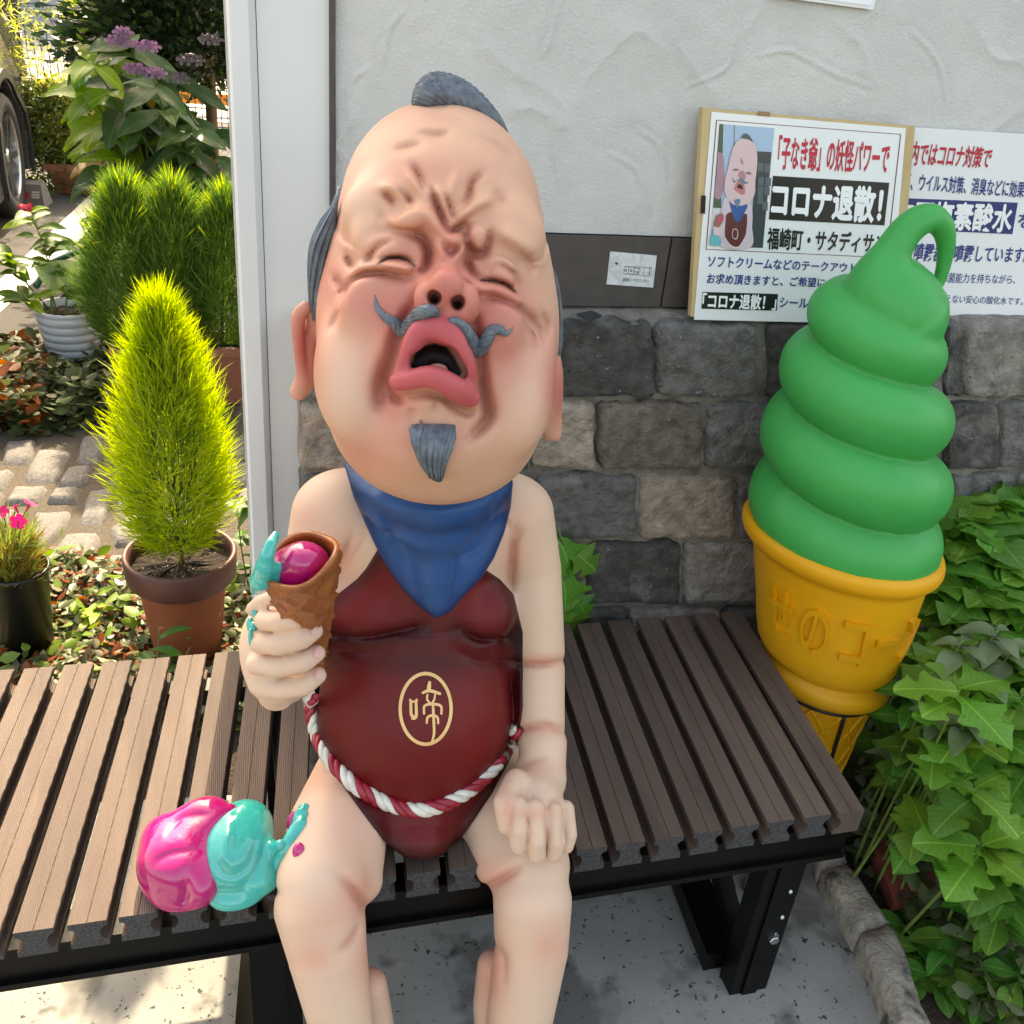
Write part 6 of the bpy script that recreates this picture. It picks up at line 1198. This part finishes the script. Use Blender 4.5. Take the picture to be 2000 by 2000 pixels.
def rosette(t, tip, base, meshes, n, L, young=None, low=2):
    tip = np.asarray(tip, float); Q = spline([base, np.asarray(base)*.45+tip*.55+[rnd.uniform(-.02, .02), rnd.uniform(-.02, .02), .02], tip], 10); stem('stem', Q[::3], .0032, .0018, stem_g, t)
    for k in range(n):
        a = k*2.4+rnd.random()*.5; el = rnd.uniform(-.1, .35); d = np.array([math.cos(a)*math.cos(el), math.sin(a)*math.cos(el), math.sin(el)])+[0, -.12, 0]; mm = (young if (young and k < 2) else meshes); s_ = L*rnd.uniform(.75, 1.15)*(.62 if (young and k < 2) else 1); put_leaf(mm[rnd.randrange(len(mm))], t, Q[9]-[0, 0, .006*k], d, up_, s_)
    for k in range(low): i = 4+k*2; a = rnd.random()*6.28; put_leaf(meshes[rnd.randrange(len(meshes))], t, Q[min(i, 8)], np.array([math.cos(a), math.sin(a)-.25, .15]), up_, L*rnd.uniform(.7, 1))
ls = thing('lobed_shrub', (1.25, 1.2, 0), 'dense green shrub with jagged lobed leaves right of the giant soft serve', 'shrub')
T1 = []
for gy in range(11):
    for gx in range(4):
        px_ = 1872+gx*46+rnd.uniform(-18, 18)+(20 if gy % 2 else 0); py_ = 1000+gy*68+rnd.uniform(-22, 22)
        if py_ > 1560 and px_ < 1930: continue
        T1.append((px_, py_, float(np.interp(py_, [980, 1150, 1350, 1550, 1720], [1.34, 1.2, 1.02, .90, .81]))+rnd.uniform(-.03, .03)))
for (px_, py_, y_) in T1: tip = ony(px_, py_, y_); rosette(ls, tip, (tip[0]+rnd.uniform(-.03, .05), y_+rnd.uniform(.02, .10), .0), mel, 5, (.118 if y_ > 1 else .105)*rnd.uniform(.8, 1.15), mel2 if rnd.random() < .45 else None, low=1)
for (px_, py_, y_) in ((1875,1345,.93),(1920,1650,.82)): tip = ony(px_, py_, y_); rosette(ls, tip, (tip[0], y_+.08, 0), mel2, 6, .10, None)
ol = thing('oval_leaf_plant', (1.0, 1.1, 0), 'oval leaved plant at the foot of the giant soft serve', 'plant')
for (px_, py_, y_) in ((1800,1345,1.08),(1790,1400,1.08),(1810,1460,1.03),(1840,1400,1.02),(1780,1500,1.10),(1840,1520,.99),(1745,1440,1.2)): tip = ony(px_, py_, y_); rosette(ol, tip, (tip[0]+.02, y_+.05, 0), meo, 6, .085, low=1)
ob = thing('oval_leaf_plant', (1.12, .75, 0), 'oval leaved plant in the bottom right corner before the kerb', 'plant')
for (px_, py_, y_) in ((1820,1900,.82),(1800,1850,.86),(1845,1965,.79),(1785,1965,.82),(1870,1830,.84),(1785,1815,.90),(1760,1900,.86),(1850,1930,.80),(1905,1850,.82),(1965,1800,.80),(1960,1760,.82),(1935,1930,.76),(1995,1900,.75),(1860,2000,.77),(1985,1990,.72),(1915,2010,.74),(1950,1720,.82),(1985,1720,.80)): tip = ony(px_, py_, y_); rosette(ob, tip, (tip[0]+.02, y_+.06, 0), meo if rnd.random() < .75 else mel, 6, .084, low=1)
sw = thing('grey_leaf_weed', (1.2, 1.05, 0), 'small grey green weed among the lobed leaves at right', 'plant')
for (px_, py_, y_) in ((1880,1250,1.0),(1950,1230,1.0),(1975,1270,1.0),(1920,1300,.98),(1840,1390,.98),(1890,1400,.95)): tip = ony(px_, py_, y_); rosette(sw, tip, (tip[0], y_+.05, 0), mes, 5, .055)
iv = thing('lobed_vine', (.46, 1.37, 0), 'jagged leaved green weed growing between the bench and stone wall', 'plant')
for (px_, py_, s_, dx) in ((1112,1075,.075,.3),(1135,1095,.07,.8),(1095,1050,.06,-.2),(1120,1140,.085,.1),(1100,1175,.08,.2),(1140,1180,.06,.4),(1090,1120,.07,-.1),(1130,1215,.06,.3),(1085,1020,.05,0)):
    p = ony(px_, py_, 1.355); put_leaf(mel[rnd.randrange(6)], iv, p-[.02, -.01, -.02], (dx, -.35, -.55), (0, -1, .5), s_)
stem('stem', [(.46, 1.36, 0), ony(1100, 1150, 1.36), ony(1090, 1030, 1.36)], .004, .002, stem_g, iv)
cover('ground_cover', 900, (1600, 1380, 2050, 2050), gc1, .04, 'low shaded leaves on the soil under the right shrub', .10, lambda a, b_, p: p[0] > 1.08+.02*vnoise(p, 9) and p[1] < 1.38)
pbl = thing('pale_stone', onz(1487, 1740, 0), 'small pale rounded stone on the slab behind the bench leg', 'stone'); G = Field(onz(1487, 1740, 0)-[.06, .06, .01], onz(1487, 1740, 0)+[.06, .06, .06], .004); G.ell(onz(1487, 1738, 0)+[0, 0, .012], (.036, .03, .022), 0); V, Q = G.mesh(); fmesh('pebble', V, Q, M('pebble', S((196,180,156)), S((168,150,128)), rough=.7, scale=50), pbl)
